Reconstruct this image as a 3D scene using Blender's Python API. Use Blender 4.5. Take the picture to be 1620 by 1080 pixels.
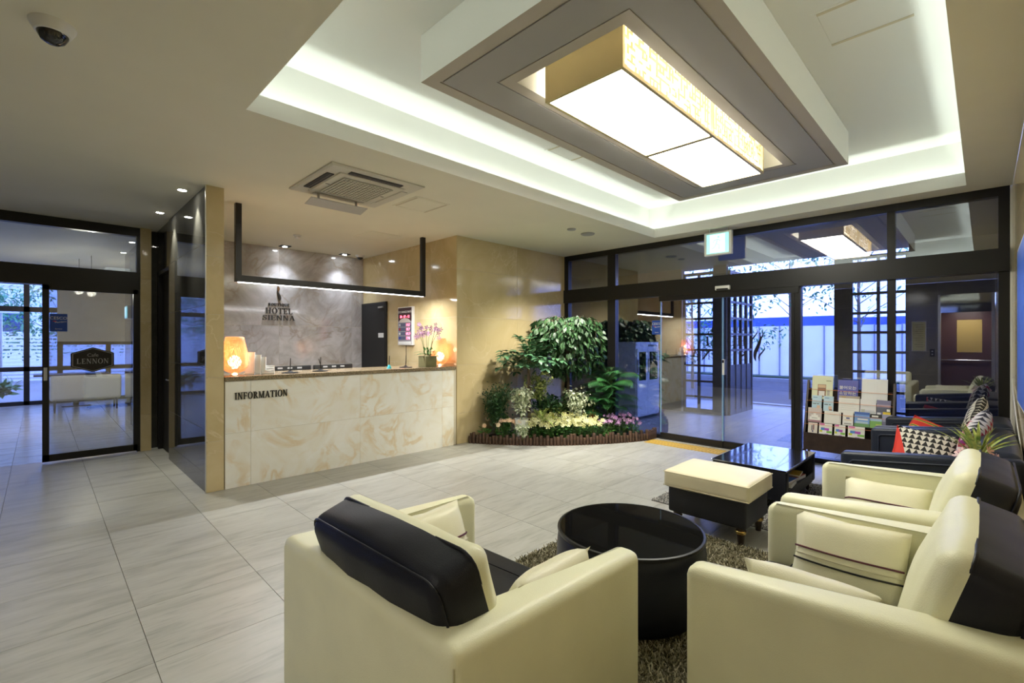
import bpy, bmesh, math, random
from mathutils import Vector, Matrix, Euler, noise

for o in list(bpy.data.objects):
    bpy.data.objects.remove(o, do_unlink=True)
SC = bpy.context.scene
COL = SC.collection
R = math.radians
random.seed(7)

# ------------------------------------------------------------------ camera, sky, exposure
EYE = 1.5
cam_d = bpy.data.cameras.new('camera')
cam_d.sensor_width = 36.0
cam_d.lens = 747.0 / 1620.0 * 36.0
cam_d.clip_start = 0.05
cam = bpy.data.objects.new('camera', cam_d)
COL.objects.link(cam)
cam.location = (0, 0, EYE)
cam.rotation_euler = (R(90), 0, R(-45))
SC.camera = cam

w = bpy.data.worlds.new('dusk_sky')
SC.world = w
w.use_nodes = True
SKY = w.node_tree.nodes['Background']
SKY.inputs[0].default_value = (0.31, 0.425, 1.0, 1)
SKY.inputs[1].default_value = 2.5

vs = SC.view_settings
SC.display_settings.display_device = 'sRGB'
vs.view_transform = 'Standard'
vs.look = 'None'
vs.gamma = 1.0
vs.use_curve_mapping = False
vs.exposure = 2.0
SC.cycles.transparent_max_bounces = 24
SC.cycles.max_bounces = 10
SC.cycles.diffuse_bounces = 5
SC.cycles.glossy_bounces = 5


def area(name, loc, rot, sx, sy, power, col, spread=180):
    d = bpy.data.lights.new(name, 'AREA')
    d.shape = 'RECTANGLE'
    d.size, d.size_y = sx, sy
    d.energy = power
    d.color = col
    d.spread = R(spread)
    o = bpy.data.objects.new(name, d)
    COL.objects.link(o)
    o.location, o.rotation_euler = loc, rot
    return o


def spot(name, loc, power, col, angle=60, blend=0.6, rot=(0, 0, 0), radius=0.03):
    d = bpy.data.lights.new(name, 'SPOT')
    d.energy, d.color, d.spot_size, d.spot_blend, d.shadow_soft_size = power, col, R(angle), blend, radius
    o = bpy.data.objects.new(name, d)
    COL.objects.link(o)
    o.location, o.rotation_euler = loc, rot
    return o


def point(name, loc, power, col, radius=0.04):
    d = bpy.data.lights.new(name, 'POINT')
    d.energy, d.color, d.shadow_soft_size = power, col, radius
    o = bpy.data.objects.new(name, d)
    COL.objects.link(o)
    o.location = loc
    return o


# room numbers (metres)
XF = 6.84      # glass front
YR = 5.44      # reception wall plane
YB = 8.26      # wall behind the desk
YW = -0.2      # wall on the armchairs' side
YC = 8.2       # cafe partition
XB = -3.0      # elevator wall
ZC = 3.05      # ceiling
ZT = 3.55      # tray ceiling
TX0, TX1, TY0, TY1 = 0.975, 6.5, 0.125, 3.49   # tray opening
COOL = (0.90, 1.0, 0.93)
WARM = (1.0, 0.86, 0.62)
# hidden LED lines inside the ceiling cove
LEDP = 0.58
area('cove_led', ((TX0 + TX1) / 2, TY0 - 0.07, 3.085), (R(180), 0, 0), TX1 - TX0, 0.02, LEDP * 5.5, COOL)
area('cove_led', ((TX0 + TX1) / 2, TY1 + 0.07, 3.085), (R(180), 0, 0), TX1 - TX0, 0.02, LEDP * 5.5, COOL)
area('cove_led', (TX0 - 0.07, (TY0 + TY1) / 2, 3.085), (R(180), 0, 0), 0.02, TY1 - TY0, LEDP * 3.4, COOL)
area('cove_led', (TX1 + 0.07, (TY0 + TY1) / 2, 3.085), (R(180), 0, 0), 0.02, TY1 - TY0, LEDP * 3.4, COOL)
# unseen fill spots added behind the camera and towards the cafe for bounce light
FILL_SPOTS = ((-1.3, 0.9), (-1.3, 2.5), (-1.3, 4.1), (-1.3, 5.7))
for (x, y) in FILL_SPOTS:
    spot('fill_spot', (x, y, 3.02), 11 if y < 5 else 7, (1.0, 0.96, 0.86), 120, 0.6)
# recessed spots
for (x, y, p) in ((1.03, 5.80, 30), (1.02, 7.0, 30)):
    spot('wall_washer', (x, y, 3.03), p, (1.0, 0.97, 0.82), 64, 0.9, (0, R(-14), 0), 0.015)
for (x, y) in ((2.82, 8.03), (3.83, 8.035)):
    spot('desk_spot', (x, y, 3.03), 24, (0.76, 0.84, 1.0), 95, 1.0)
for (x, y) in ((5.18, 4.02), (5.57, 4.03)):
    spot('flower_spot', (x, y, 3.02), 62, (1.0, 0.96, 0.84), 100, 0.9, (R(13), R(-7), 0))

# ------------------------------------------------------------------ helpers
def link(o, parent=None):
    COL.objects.link(o)
    if parent is not None:
        o.parent = parent
    return o


def tag(o, label=None, cat=None, group=None, kind=None):
    if label: o['label'] = label
    if cat: o['category'] = cat
    if group: o['group'] = group
    if kind: o['kind'] = kind
    return o


def thing(name, label, cat, loc=(0, 0, 0), rz=0.0, group=None):
    o = bpy.data.objects.new(name, None)
    o.empty_display_size = 0.1
    link(o)
    o.location = loc
    o.rotation_euler = (0, 0, rz)
    return tag(o, label, cat, group)


def to_mesh(bm, name, smooth=None):
    me = bpy.data.meshes.new(name)
    bmesh.ops.recalc_face_normals(bm, faces=bm.faces)
    bm.to_mesh(me)
    bm.free()
    if smooth is not None:
        for p in me.polygons:
            p.use_smooth = True
        if smooth < 179:
            me.set_sharp_from_angle(angle=R(smooth))
    return me


def obj(name, data, m=None, parent=None, loc=None, rot=None, smooth=None, label=None, kind=None):
    if isinstance(data, bmesh.types.BMesh):
        data = to_mesh(data, name, smooth)
    if m is not None and len(data.materials) == 0:
        data.materials.append(m)
    o = bpy.data.objects.new(name, data)
    link(o, parent)
    if loc is not None: o.location = loc
    if rot is not None: o.rotation_euler = rot
    if label: o['label'] = label
    if kind: o['kind'] = kind
    return o


def dup(root, loc, rz=None, label=None, group=None):
    r = root.copy(); COL.objects.link(r)
    r.location = loc
    if rz is not None: r.rotation_euler = (0, 0, rz)
    if label: r['label'] = label
    if group: r['group'] = group
    for ch in list(root.children):
        c = ch.copy(); COL.objects.link(c); c.parent = r
        for g in ch.children:
            d = g.copy(); COL.objects.link(d); d.parent = c
    return r


def box(bm, x0, x1, y0, y1, z0, z1):
    v = [bm.verts.new(p) for p in ((x0, y0, z0), (x1, y0, z0), (x1, y1, z0), (x0, y1, z0),
                                   (x0, y0, z1), (x1, y0, z1), (x1, y1, z1), (x0, y1, z1))]
    for f in ((3, 2, 1, 0), (4, 5, 6, 7), (0, 1, 5, 4), (1, 2, 6, 5), (2, 3, 7, 6), (3, 0, 4, 7)):
        bm.faces.new([v[i] for i in f])
    return bm


def bxm(x0, x1, y0, y1, z0, z1, bev=0.0, seg=2):
    bm = bmesh.new()
    box(bm, x0, x1, y0, y1, z0, z1)
    if bev:
        bmesh.ops.bevel(bm, geom=bm.edges[:] + bm.verts[:], offset=bev, segments=seg, profile=0.5, affect='EDGES')
    return bm


def bx(name, m, parent, x0, x1, y0, y1, z0, z1, bev=0.0, seg=2, **kw):
    """one box as an object whose origin is the box centre"""
    cx, cy, cz = (x0 + x1) / 2, (y0 + y1) / 2, (z0 + z1) / 2
    bm = bxm(x0 - cx, x1 - cx, y0 - cy, y1 - cy, z0 - cz, z1 - cz, bev, seg)
    return obj(name, bm, m, parent, loc=(cx, cy, cz), smooth=35 if bev else None, **kw)


_bc = {}


def boxcache(sx, sy, sz, m, bev=0.0):
    k = (round(sx, 4), round(sy, 4), round(sz, 4), m.name, bev)
    if k not in _bc:
        me = to_mesh(bxm(-sx / 2, sx / 2, -sy / 2, sy / 2, -sz / 2, sz / 2, bev, 1), 'piece')
        me.materials.append(m)
        _bc[k] = me
    return _bc[k]


def lathe(bm, prof, seg=24, cx=0, cy=0, caps=True):
    rings = []
    for (r, z) in prof:
        rings.append([bm.verts.new((cx + r * math.cos(2 * math.pi * i / seg), cy + r * math.sin(2 * math.pi * i / seg), z)) for i in range(seg)])
    for a, b in zip(rings, rings[1:]):
        for i in range(seg):
            bm.faces.new((a[i], a[(i + 1) % seg], b[(i + 1) % seg], b[i]))
    if caps:
        bm.faces.new(rings[0][::-1]); bm.faces.new(rings[-1])
    return bm


def lathem(prof, seg=24, cx=0, cy=0, caps=True):
    return lathe(bmesh.new(), prof, seg, cx, cy, caps)


def tube(bm, pts, r, seg=8, r2=None):
    pts = [Vector(p) for p in pts]
    n = len(pts)
    rings = []
    prev = None
    for i, p in enumerate(pts):
        t = (pts[min(i + 1, n - 1)] - pts[max(i - 1, 0)]).normalized()
        if prev is None:
            a = Vector((0, 0, 1)) if abs(t.z) < 0.9 else Vector((1, 0, 0))
            u = t.cross(a).normalized()
        else:
            u = (prev - t * prev.dot(t)).normalized()
        prev = u
        v = t.cross(u)
        rr = r if r2 is None else r + (r2 - r) * i / (n - 1)
        rings.append([bm.verts.new(p + (u * math.cos(2 * math.pi * k / seg) + v * math.sin(2 * math.pi * k / seg)) * rr) for k in range(seg)])
    for a, b in zip(rings, rings[1:]):
        for k in range(seg):
            bm.faces.new((a[k], a[(k + 1) % seg], b[(k + 1) % seg], b[k]))
    bm.faces.new(rings[0][::-1]); bm.faces.new(rings[-1])
    return bm


def tubem(pts, r, seg=8, r2=None):
    return tube(bmesh.new(), pts, r, seg, r2)


def prism(bm, poly, z0, z1):
    a = [bm.verts.new((x, y, z0)) for x, y in poly]
    b = [bm.verts.new((x, y, z1)) for x, y in poly]
    n = len(poly)
    bm.faces.new(a[::-1]); bm.faces.new(b)
    for i in range(n):
        bm.faces.new((a[i], a[(i + 1) % n], b[(i + 1) % n], b[i]))
    return bm


def cushion(sx, sy, sz, r, bulge=(0, 0, 0), n=9, wob=0.0, seed=0):
    """soft rounded box centred on the origin; bulge pushes the faces normal to each axis outwards"""
    h = (sx / 2, sy / 2, sz / 2)
    bm = bmesh.new()
    cache = {}

    def P(p):
        k = tuple(round(c, 5) for c in p)
        if k in cache: return cache[k]
        q = Vector((p[0] * h[0], p[1] * h[1], p[2] * h[2]))
        c = Vector([max(-(h[i] - r), min(h[i] - r, q[i])) for i in range(3)])
        d = q - c
        pos = c + (d.normalized() * r if d.length > 1e-9 else d)
        for i in range(3):
            if bulge[i]:
                a, b = [j for j in range(3) if j != i]
                pos[i] += bulge[i] * p[i] * max(0, 1 - abs(p[a]) ** 2.2) * max(0, 1 - abs(p[b]) ** 2.2)
        if wob:
            pos += noise.noise_vector(pos * 7.0 + Vector((seed, seed * 2.1, 0))) * wob
        cache[k] = bm.verts.new(pos)
        return cache[k]

    def samp(hh):
        e = max(0.02, min(0.45, r / hh))
        s = [-1, -1 + e * 0.3, -1 + e * 0.7, -1 + e]
        m = n - 4
        inner = [(-1 + e) + (2 - 2 * e) * i / m for i in range(1, m)]
        return s + inner + [-x for x in s[::-1]]
    S = [samp(x) for x in h]
    for ax in range(3):
        a, b = [j for j in range(3) if j != ax]
        for sg in (-1, 1):
            for i in range(len(S[a]) - 1):
                for j in range(len(S[b]) - 1):
                    q = []
                    for (ii, jj) in ((i, j), (i + 1, j), (i + 1, j + 1), (i, j + 1)):
                        p = [0, 0, 0]
                        p[ax] = sg; p[a] = S[a][ii]; p[b] = S[b][jj]
                        q.append(P(p))
                    if len(set(q)) == 4:
                        try: bm.faces.new(q)
                        except ValueError: pass
    return bm


def pillow_bm(w, h, t, n=12, seed=0):
    """square scatter cushion lying in its local XZ plane, thickness along Y"""
    bm = bmesh.new()
    fr, bk = {}, {}
    for i in range(n + 1):
        for j in range(n + 1):
            u, v = 2 * i / n - 1, 2 * j / n - 1
            edge = max(abs(u), abs(v))
            pull = 1 - 0.07 * (1 - abs(u * v)) * (edge ** 3)
            x, z = u * w / 2 * pull, v * h / 2 * pull
            th = t / 2 * (max(0, 1 - abs(u) ** 3) * max(0, 1 - abs(v) ** 3)) ** 0.42
            th += 0.006 * noise.noise(Vector((x * 9 + seed, z * 9, seed)))* (1 - edge ** 4)
            th = max(th, 0)
            fr[i, j] = bm.verts.new((x, -th, z))
            bk[i, j] = fr[i, j] if edge > 0.999 else bm.verts.new((x, th, z))
    for i in range(n):
        for j in range(n):
            bm.faces.new((fr[i, j], fr[i + 1, j], fr[i + 1, j + 1], fr[i, j + 1]))
            bm.faces.new((bk[i, j], bk[i, j + 1], bk[i + 1, j + 1], bk[i + 1, j]))
    return bm


def text_mesh(body, size, extrude=0.002, align='CENTER'):
    cu = bpy.data.curves.new('lettering', 'FONT')
    cu.body = body
    cu.size = size
    cu.extrude = extrude
    cu.align_x = align
    cu.resolution_u = 3
    o = bpy.data.objects.new('lettering', cu)
    COL.objects.link(o)
    dg = bpy.context.evaluated_depsgraph_get()
    me = bpy.data.meshes.new_from_object(o.evaluated_get(dg))
    bpy.data.objects.remove(o, do_unlink=True)
    bpy.data.curves.remove(cu)
    me.materials.clear()
    return me

# ------------------------------------------------------------------ materials
def nt(name):
    m = bpy.data.materials.new(name)
    m.use_nodes = True
    t = m.node_tree
    return m, t, t.nodes['Principled BSDF']


def N(t, kind, **kw):
    n = t.nodes.new(kind)
    for k, v in kw.items():
        if k in n.inputs: n.inputs[k].default_value = v
        else: setattr(n, k, v)
    return n


def L(t, a, b):
    t.links.new(a, b)


def coords(t, scale=(1, 1, 1), rnd=0.0, kind='Object'):
    tc = N(t, 'ShaderNodeTexCoord')
    mp = N(t, 'ShaderNodeMapping')
    mp.inputs['Scale'].default_value = scale
    L(t, tc.outputs[kind], mp.inputs['Vector'])
    if rnd:
        oi = N(t, 'ShaderNodeObjectInfo')
        mu = N(t, 'ShaderNodeMath', operation='MULTIPLY'); mu.inputs[1].default_value = rnd
        L(t, oi.outputs['Random'], mu.inputs[0])
        cb = N(t, 'ShaderNodeCombineXYZ')
        L(t, mu.outputs[0], cb.inputs[0]); L(t, mu.outputs[0], cb.inputs[1]); L(t, mu.outputs[0], cb.inputs[2])
        L(t, cb.outputs[0], mp.inputs['Location'])
    return mp.outputs['Vector']


def ramp(t, fac, stops):
    r = N(t, 'ShaderNodeValToRGB')
    e = r.color_ramp.elements
    e[0].position, e[0].color = stops[0][0], (*stops[0][1], 1)
    e[1].position, e[1].color = stops[-1][0], (*stops[-1][1], 1)
    for p, c in stops[1:-1]:
        x = e.new(p); x.color = (*c, 1)
    L(t, fac, r.inputs[0])
    return r.outputs[0]


def mixc(t, fac, a, b, mode='MIX'):
    n = N(t, 'ShaderNodeMix', data_type='RGBA', blend_type=mode)
    if isinstance(fac, (int, float)): n.inputs[0].default_value = fac
    else: L(t, fac, n.inputs[0])
    for i, c in ((6, a), (7, b)):
        if isinstance(c, tuple): n.inputs[i].default_value = (*c, 1)
        else: L(t, c, n.inputs[i])
    return n.outputs[2]


def bump(t, bs, h, strength=0.2, dist=0.01):
    b = N(t, 'ShaderNodeBump')
    b.inputs['Strength'].default_value = strength
    b.inputs['Distance'].default_value = dist
    L(t, h, b.inputs['Height'])
    L(t, b.outputs[0], bs.inputs['Normal'])


def plain(name, col, rough=0.5, metal=0.0, spec=0.5, var=0.0, bumpy=0.0, bscale=60, coat=0.0):
    m, t, b = nt(name)
    b.inputs['Base Color'].default_value = (*col, 1)
    b.inputs['Roughness'].default_value = rough
    b.inputs['Metallic'].default_value = metal
    b.inputs['Specular IOR Level'].default_value = spec
    if coat:
        b.inputs['Coat Weight'].default_value = coat
        b.inputs['Coat Roughness'].default_value = 0.1
    if var or bumpy:
        v = coords(t)
        no = N(t, 'ShaderNodeTexNoise'); no.inputs['Scale'].default_value = bscale; no.inputs['Detail'].default_value = 3
        L(t, v, no.inputs['Vector'])
        if var:
            c = ramp(t, no.outputs[0], [(0.3, tuple(x * (1 - var) for x in col)), (0.7, tuple(min(1, x * (1 + var)) for x in col))])
            L(t, c, b.inputs['Base Color'])
        if bumpy: bump(t, b, no.outputs[0], bumpy, 0.004)
    return m


def leather(name, col, rough=0.42, grain=260, strength=0.25):
    m, t, b = nt(name)
    v = coords(t)
    vo = N(t, 'ShaderNodeTexVoronoi'); vo.inputs['Scale'].default_value = grain
    L(t, v, vo.inputs['Vector'])
    no = N(t, 'ShaderNodeTexNoise'); no.inputs['Scale'].default_value = 5; no.inputs['Detail'].default_value = 4
    L(t, v, no.inputs['Vector'])
    c = ramp(t, no.outputs[0], [(0.3, tuple(x * 0.93 for x in col)), (0.7, col)])
    L(t, c, b.inputs['Base Color'])
    b.inputs['Roughness'].default_value = rough
    b.inputs['Specular IOR Level'].default_value = 0.45 if col[0] > 0.3 else 0.3
    bump(t, b, vo.outputs['Distance'], strength, 0.0015)
    return m


def marble(name, base, light, vein, scale=1.6, rough=0.12, veinw=0.04, rnd=37.0, coat=0.0, vstr=0.6, distort=1.6):
    m, t, b = nt(name)
    v = coords(t, (1, 1, 1), rnd)
    n1 = N(t, 'ShaderNodeTexNoise'); n1.inputs['Scale'].default_value = scale; n1.inputs['Detail'].default_value = 7
    n1.inputs['Roughness'].default_value = 0.6; n1.inputs['Distortion'].default_value = distort
    L(t, v, n1.inputs['Vector'])
    c = ramp(t, n1.outputs[0], [(0.33, base), (0.66, light)])
    n2 = N(t, 'ShaderNodeTexNoise'); n2.inputs['Scale'].default_value = scale * 0.9; n2.inputs['Detail'].default_value = 8
    n2.inputs['Distortion'].default_value = distort * 1.3
    v2 = N(t, 'ShaderNodeVectorMath', operation='ADD'); v2.inputs[1].default_value = (5.2, 1.3, 8.8)
    L(t, v, v2.inputs[0]); L(t, v2.outputs[0], n2.inputs['Vector'])
    s = N(t, 'ShaderNodeMath', operation='SUBTRACT'); s.inputs[1].default_value = 0.5; L(t, n2.outputs[0], s.inputs[0])
    a = N(t, 'ShaderNodeMath', operation='ABSOLUTE'); L(t, s.outputs[0], a.inputs[0])
    f = N(t, 'ShaderNodeMapRange'); f.inputs['From Min'].default_value = 0; f.inputs['From Max'].default_value = veinw
    f.inputs['To Min'].default_value = vstr; f.inputs['To Max'].default_value = 0
    L(t, a.outputs[0], f.inputs['Value'])
    n3 = N(t, 'ShaderNodeTexNoise'); n3.inputs['Scale'].default_value = scale * 1.3
    L(t, v, n3.inputs['Vector'])
    mk = N(t, 'ShaderNodeMapRange'); mk.inputs['From Min'].default_value = 0.42; mk.inputs['From Max'].default_value = 0.62
    L(t, n3.outputs[0], mk.inputs['Value'])
    mm = N(t, 'ShaderNodeMath', operation='MULTIPLY'); L(t, f.outputs[0], mm.inputs[0]); L(t, mk.outputs[0], mm.inputs[1])
    L(t, mixc(t, mm.outputs[0], c, vein), b.inputs['Base Color'])
    b.inputs['Roughness'].default_value = rough
    b.inputs['Specular IOR Level'].default_value = 0.5
    return m


def stone_floor(name, dark, mid, light, rough=0.33, k=1.0):
    m, t, b = nt(name)
    v = coords(t, (1.0 * k, 5.0 * k, 1), 53.0)
    n1 = N(t, 'ShaderNodeTexNoise'); n1.inputs['Scale'].default_value = 1.7; n1.inputs['Detail'].default_value = 8
    n1.inputs['Roughness'].default_value = 0.62; n1.inputs['Distortion'].default_value = 0.7
    L(t, v, n1.inputs['Vector'])
    c = ramp(t, n1.outputs[0], [(0.32, dark), (0.48, mid), (0.68, light)])
    v2 = coords(t, (2.2 * k, 16 * k, 1), 91.0)
    n2 = N(t, 'ShaderNodeTexNoise'); n2.inputs['Scale'].default_value = 3; n2.inputs['Detail'].default_value = 6
    L(t, v2, n2.inputs['Vector'])
    f = N(t, 'ShaderNodeMapRange'); f.inputs['From Min'].default_value = 0.56; f.inputs['From Max'].default_value = 0.72; f.inputs['To Max'].default_value = 0.4
    L(t, n2.outputs[0], f.inputs['Value'])
    L(t, mixc(t, f.outputs[0], c, tuple(x * 0.62 for x in dark)), b.inputs['Base Color'])
    rr = N(t, 'ShaderNodeMapRange'); rr.inputs['To Min'].default_value = rough - 0.06; rr.inputs['To Max'].default_value = rough + 0.1
    L(t, n1.outputs[0], rr.inputs['Value']); L(t, rr.outputs[0], b.inputs['Roughness'])
    bump(t, b, n2.outputs[0], 0.06, 0.002)
    return m


def glass(name, tint=(0.86, 0.92, 0.97), r0=0.09, rough=0.0):
    """architectural pane: Schlick mix of a mirror and a tinted see-through surface"""
    m = bpy.data.materials.new(name); m.use_nodes = True
    t = m.node_tree; t.nodes.clear()
    g = N(t, 'ShaderNodeNewGeometry')
    d = N(t, 'ShaderNodeVectorMath', operation='DOT_PRODUCT'); L(t, g.outputs['Normal'], d.inputs[0]); L(t, g.outputs['Incoming'], d.inputs[1])
    a = N(t, 'ShaderNodeMath', operation='ABSOLUTE'); L(t, d.outputs['Value'], a.inputs[0])
    o = N(t, 'ShaderNodeMath', operation='SUBTRACT'); o.inputs[0].default_value = 1; L(t, a.outputs[0], o.inputs[1])
    p = N(t, 'ShaderNodeMath', operation='POWER'); L(t, o.outputs[0], p.inputs[0]); p.inputs[1].default_value = 5
    r = N(t, 'ShaderNodeMapRange'); r.inputs['To Min'].default_value = r0; L(t, p.outputs[0], r.inputs['Value'])
    tr = N(t, 'ShaderNodeBsdfTransparent'); tr.inputs[0].default_value = (*tint, 1)
    gl = N(t, 'ShaderNodeBsdfGlossy'); gl.inputs['Roughness'].default_value = rough
    mx = N(t, 'ShaderNodeMixShader'); L(t, r.outputs[0], mx.inputs[0]); L(t, tr.outputs[0], mx.inputs[1]); L(t, gl.outputs[0], mx.inputs[2])
    ou = N(t, 'ShaderNodeOutputMaterial'); L(t, mx.outputs[0], ou.inputs[0])
    return m


def emit(name, col, strength, noisy=0.0, scale=30, base=(0.8, 0.8, 0.8)):
    m, t, b = nt(name)
    b.inputs['Base Color'].default_value = (*base, 1)
    b.inputs['Emission Color'].default_value = (*col, 1)
    b.inputs['Emission Strength'].default_value = strength
    if noisy:
        v = coords(t)
        n = N(t, 'ShaderNodeTexNoise'); n.inputs['Scale'].default_value = scale; n.inputs['Detail'].default_value = 5
        L(t, v, n.inputs['Vector'])
        L(t, ramp(t, n.outputs[0], [(0.3, tuple(c * (1 - noisy) for c in col)), (0.7, col)]), b.inputs['Emission Color'])
    return m


def leafmat(name, a, b_, rough=0.4, scale=9.0, edge=None):
    m, t, b = nt(name)
    v = coords(t, (1, 1, 1), 11.0)
    n = N(t, 'ShaderNodeTexNoise'); n.inputs['Scale'].default_value = scale; n.inputs['Detail'].default_value = 2
    L(t, v, n.inputs['Vector'])
    L(t, ramp(t, n.outputs[0], [(0.35, a), (0.65, b_)]), b.inputs['Base Color'])
    b.inputs['Roughness'].default_value = rough
    b.inputs['Subsurface Weight'].default_value = 0.0
    return m


M = {}
M['ceiling'] = plain('ceiling_paint', (0.78, 0.75, 0.605), 0.75, var=0.02, bscale=2)
M['white_paint'] = plain('cove_paint', (0.80, 0.80, 0.76), 0.7)
M['grey_paint'] = plain('grey_panel_paint', (0.385, 0.38, 0.375), 0.55)
M['beige'] = marble('beige_marble', (0.57, 0.45, 0.235), (0.66, 0.545, 0.315), (0.80, 0.69, 0.46), 1.1, 0.10, 0.010, vstr=0.55)
M['onyx'] = marble('onyx_tile', (0.88, 0.84, 0.71), (0.94, 0.93, 0.86), (0.78, 0.60, 0.32), 2.2, 0.16, 0.07, vstr=0.7, distort=1.5)
M['grey_marble'] = marble('grey_marble', (0.35, 0.325, 0.30), (0.55, 0.53, 0.52), (0.30, 0.245, 0.17), 1.6, 0.10, 0.05, vstr=0.65, distort=2.0)
M['dark_stone'] = marble('dark_polished_stone', (0.045, 0.045, 0.040), (0.065, 0.063, 0.056), (0.085, 0.08, 0.07), 2.0, 0.035, 0.02)
M['dark_stone'].node_tree.nodes['Principled BSDF'].inputs['Specular IOR Level'].default_value = 0.32
M['floor'] = stone_floor('floor_stone', (0.33, 0.325, 0.29), (0.42, 0.415, 0.375), (0.48, 0.475, 0.435))
M['floor_cafe'] = stone_floor('cafe_floor_stone', (0.34, 0.33, 0.30), (0.46, 0.45, 0.42), (0.54, 0.53, 0.49), 0.2)
M['floor_out'] = stone_floor('porch_stone', (0.16, 0.16, 0.155), (0.24, 0.24, 0.23), (0.30, 0.29, 0.28), 0.35)
M['grout'] = plain('grout', (0.20, 0.19, 0.165), 0.85)
M['grout_light'] = plain('pale_grout', (0.62, 0.56, 0.42), 0.8)
M['black'] = plain('black_metal', (0.012, 0.0115, 0.011), 0.35, spec=0.4)
M['black_matt'] = plain('black_paint', (0.010, 0.0095, 0.009), 0.6)
M['glass'] = glass('front_glass', (0.82, 0.85, 0.96), 0.24)
M['glass_cafe'] = glass('cafe_glass', (0.74, 0.80, 0.88), 0.19)
M['glass_edge'] = plain('glass_edge', (0.25, 0.45, 0.62), 0.2)
M['chrome'] = plain('chrome', (0.75, 0.75, 0.74), 0.12, 1.0)
M['alu'] = plain('brushed_metal', (0.55, 0.55, 0.53), 0.35, 1.0)
M['white_plastic'] = plain('white_plastic', (0.78, 0.78, 0.75), 0.4)
M['cream'] = leather('cream_leather', (0.86, 0.85, 0.60), 0.42)
M['navy'] = leather('navy_leather', (0.010, 0.011, 0.018), 0.42)
M['navy_blue'] = leather('blue_black_leather', (0.020, 0.026, 0.045), 0.36, 110, 0.5)
M['dark_wood'] = plain('dark_wood', (0.045, 0.026, 0.017), 0.4, var=0.3, bscale=14)
M['brass'] = plain('brass', (0.62, 0.42, 0.15), 0.25, 1.0)
M['gold_paint'] = plain('champagne_gold', (0.62, 0.50, 0.27), 0.35, 0.6)
M['granite'] = plain('granite', (0.26, 0.20, 0.12), 0.2, var=0.75, bscale=110)
M['paper'] = plain('paper', (0.82, 0.82, 0.78), 0.7)
M['soil'] = plain('soil', (0.035, 0.025, 0.018), 0.95, var=0.4, bscale=40)
M['log'] = plain('burnt_log', (0.085, 0.045, 0.026), 0.6, var=0.55, bscale=22, bumpy=0.5)
M['bark'] = plain('bark', (0.12, 0.085, 0.055), 0.8, var=0.3)
M['stem'] = plain('green_stem', (0.10, 0.18, 0.05), 0.6)
M['burgundy'] = plain('burgundy_piping', (0.10, 0.015, 0.03), 0.5)
# ------------------------------------------------------------------ floor with its tiles
TP, TXO, TYO = 0.618, 0.38, 3.36
floor = bx('floor', M['grout'], None, XB - 0.2, XF + 0.06, YW - 0.1, 8.3, -0.2, -0.006)
tag(floor, kind='structure')
fcx, fcy, fcz = floor.location
tm = boxcache(TP - 0.003, TP - 0.003, 0.02, M['floor'])
for i in range(-4, 11):
    for j in range(-6, 9):
        x0, y0 = TXO + i * TP, TYO + j * TP
        if x0 + TP > XF + 0.05 or y0 < YW - 0.3 or y0 + TP > 8.35: continue
        if x0 > 1.3 and y0 > YR + 0.1: continue
        obj('tile', tm, None, floor, loc=(x0 + TP / 2 - fcx, y0 + TP / 2 - fcy, -0.01 - fcz))
# strip next to the glass front
for j in range(-6, 4):
    y0 = TYO + j * TP
    x0 = TXO + 10 * TP
    obj('tile', boxcache(XF + 0.04 - x0 - 0.004, TP - 0.004, 0.02, M['floor']), None, floor,
        loc=((x0 + XF + 0.04) / 2 - fcx, y0 + TP / 2 - fcy, -0.01 - fcz))

# ------------------------------------------------------------------ ceiling: flat field, cove trough, raised tray (one swept mesh)
def ring(bm, x0, x1, y0, y1, z):
    return [bm.verts.new(p) for p in ((x0, y0, z), (x1, y0, z), (x1, y1, z), (x0, y1, z))]


def bridge(bm, a, b):
    n = len(a)
    return [bm.faces.new((a[i], a[(i + 1) % n], b[(i + 1) % n], b[i])) for i in range(n)]


bm = bmesh.new()
prof = [(None, ZC), (0.0, ZC), (0.0, 3.18), (0.02, 3.18), (0.02, 3.07), (0.18, 3.07), (0.18, ZT)]
rings = []
for k, (s, z) in enumerate(prof):
    if s is None: rings.append(ring(bm, XB, XF + 0.1, YW, 8.35, z))
    else: rings.append(ring(bm, TX0 - s, TX1 + s, TY0 - s, TY1 + s, z))
for k in range(len(rings) - 1):
    for f in bridge(bm, rings[k], rings[k + 1]):
        f.material_index = 0 if k == 0 else 1
f = bm.faces.new(rings[-1]); f.material_index = 1
top = ring(bm, XB, XF + 0.1, YW, 8.35, 3.75)
bridge(bm, rings[0], top); bm.faces.new(top)
me = to_mesh(bm, 'ceiling')
me.materials.append(M['ceiling']); me.materials.append(M['white_paint'])
ceiling = tag(obj('ceiling', me), kind='structure')

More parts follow.
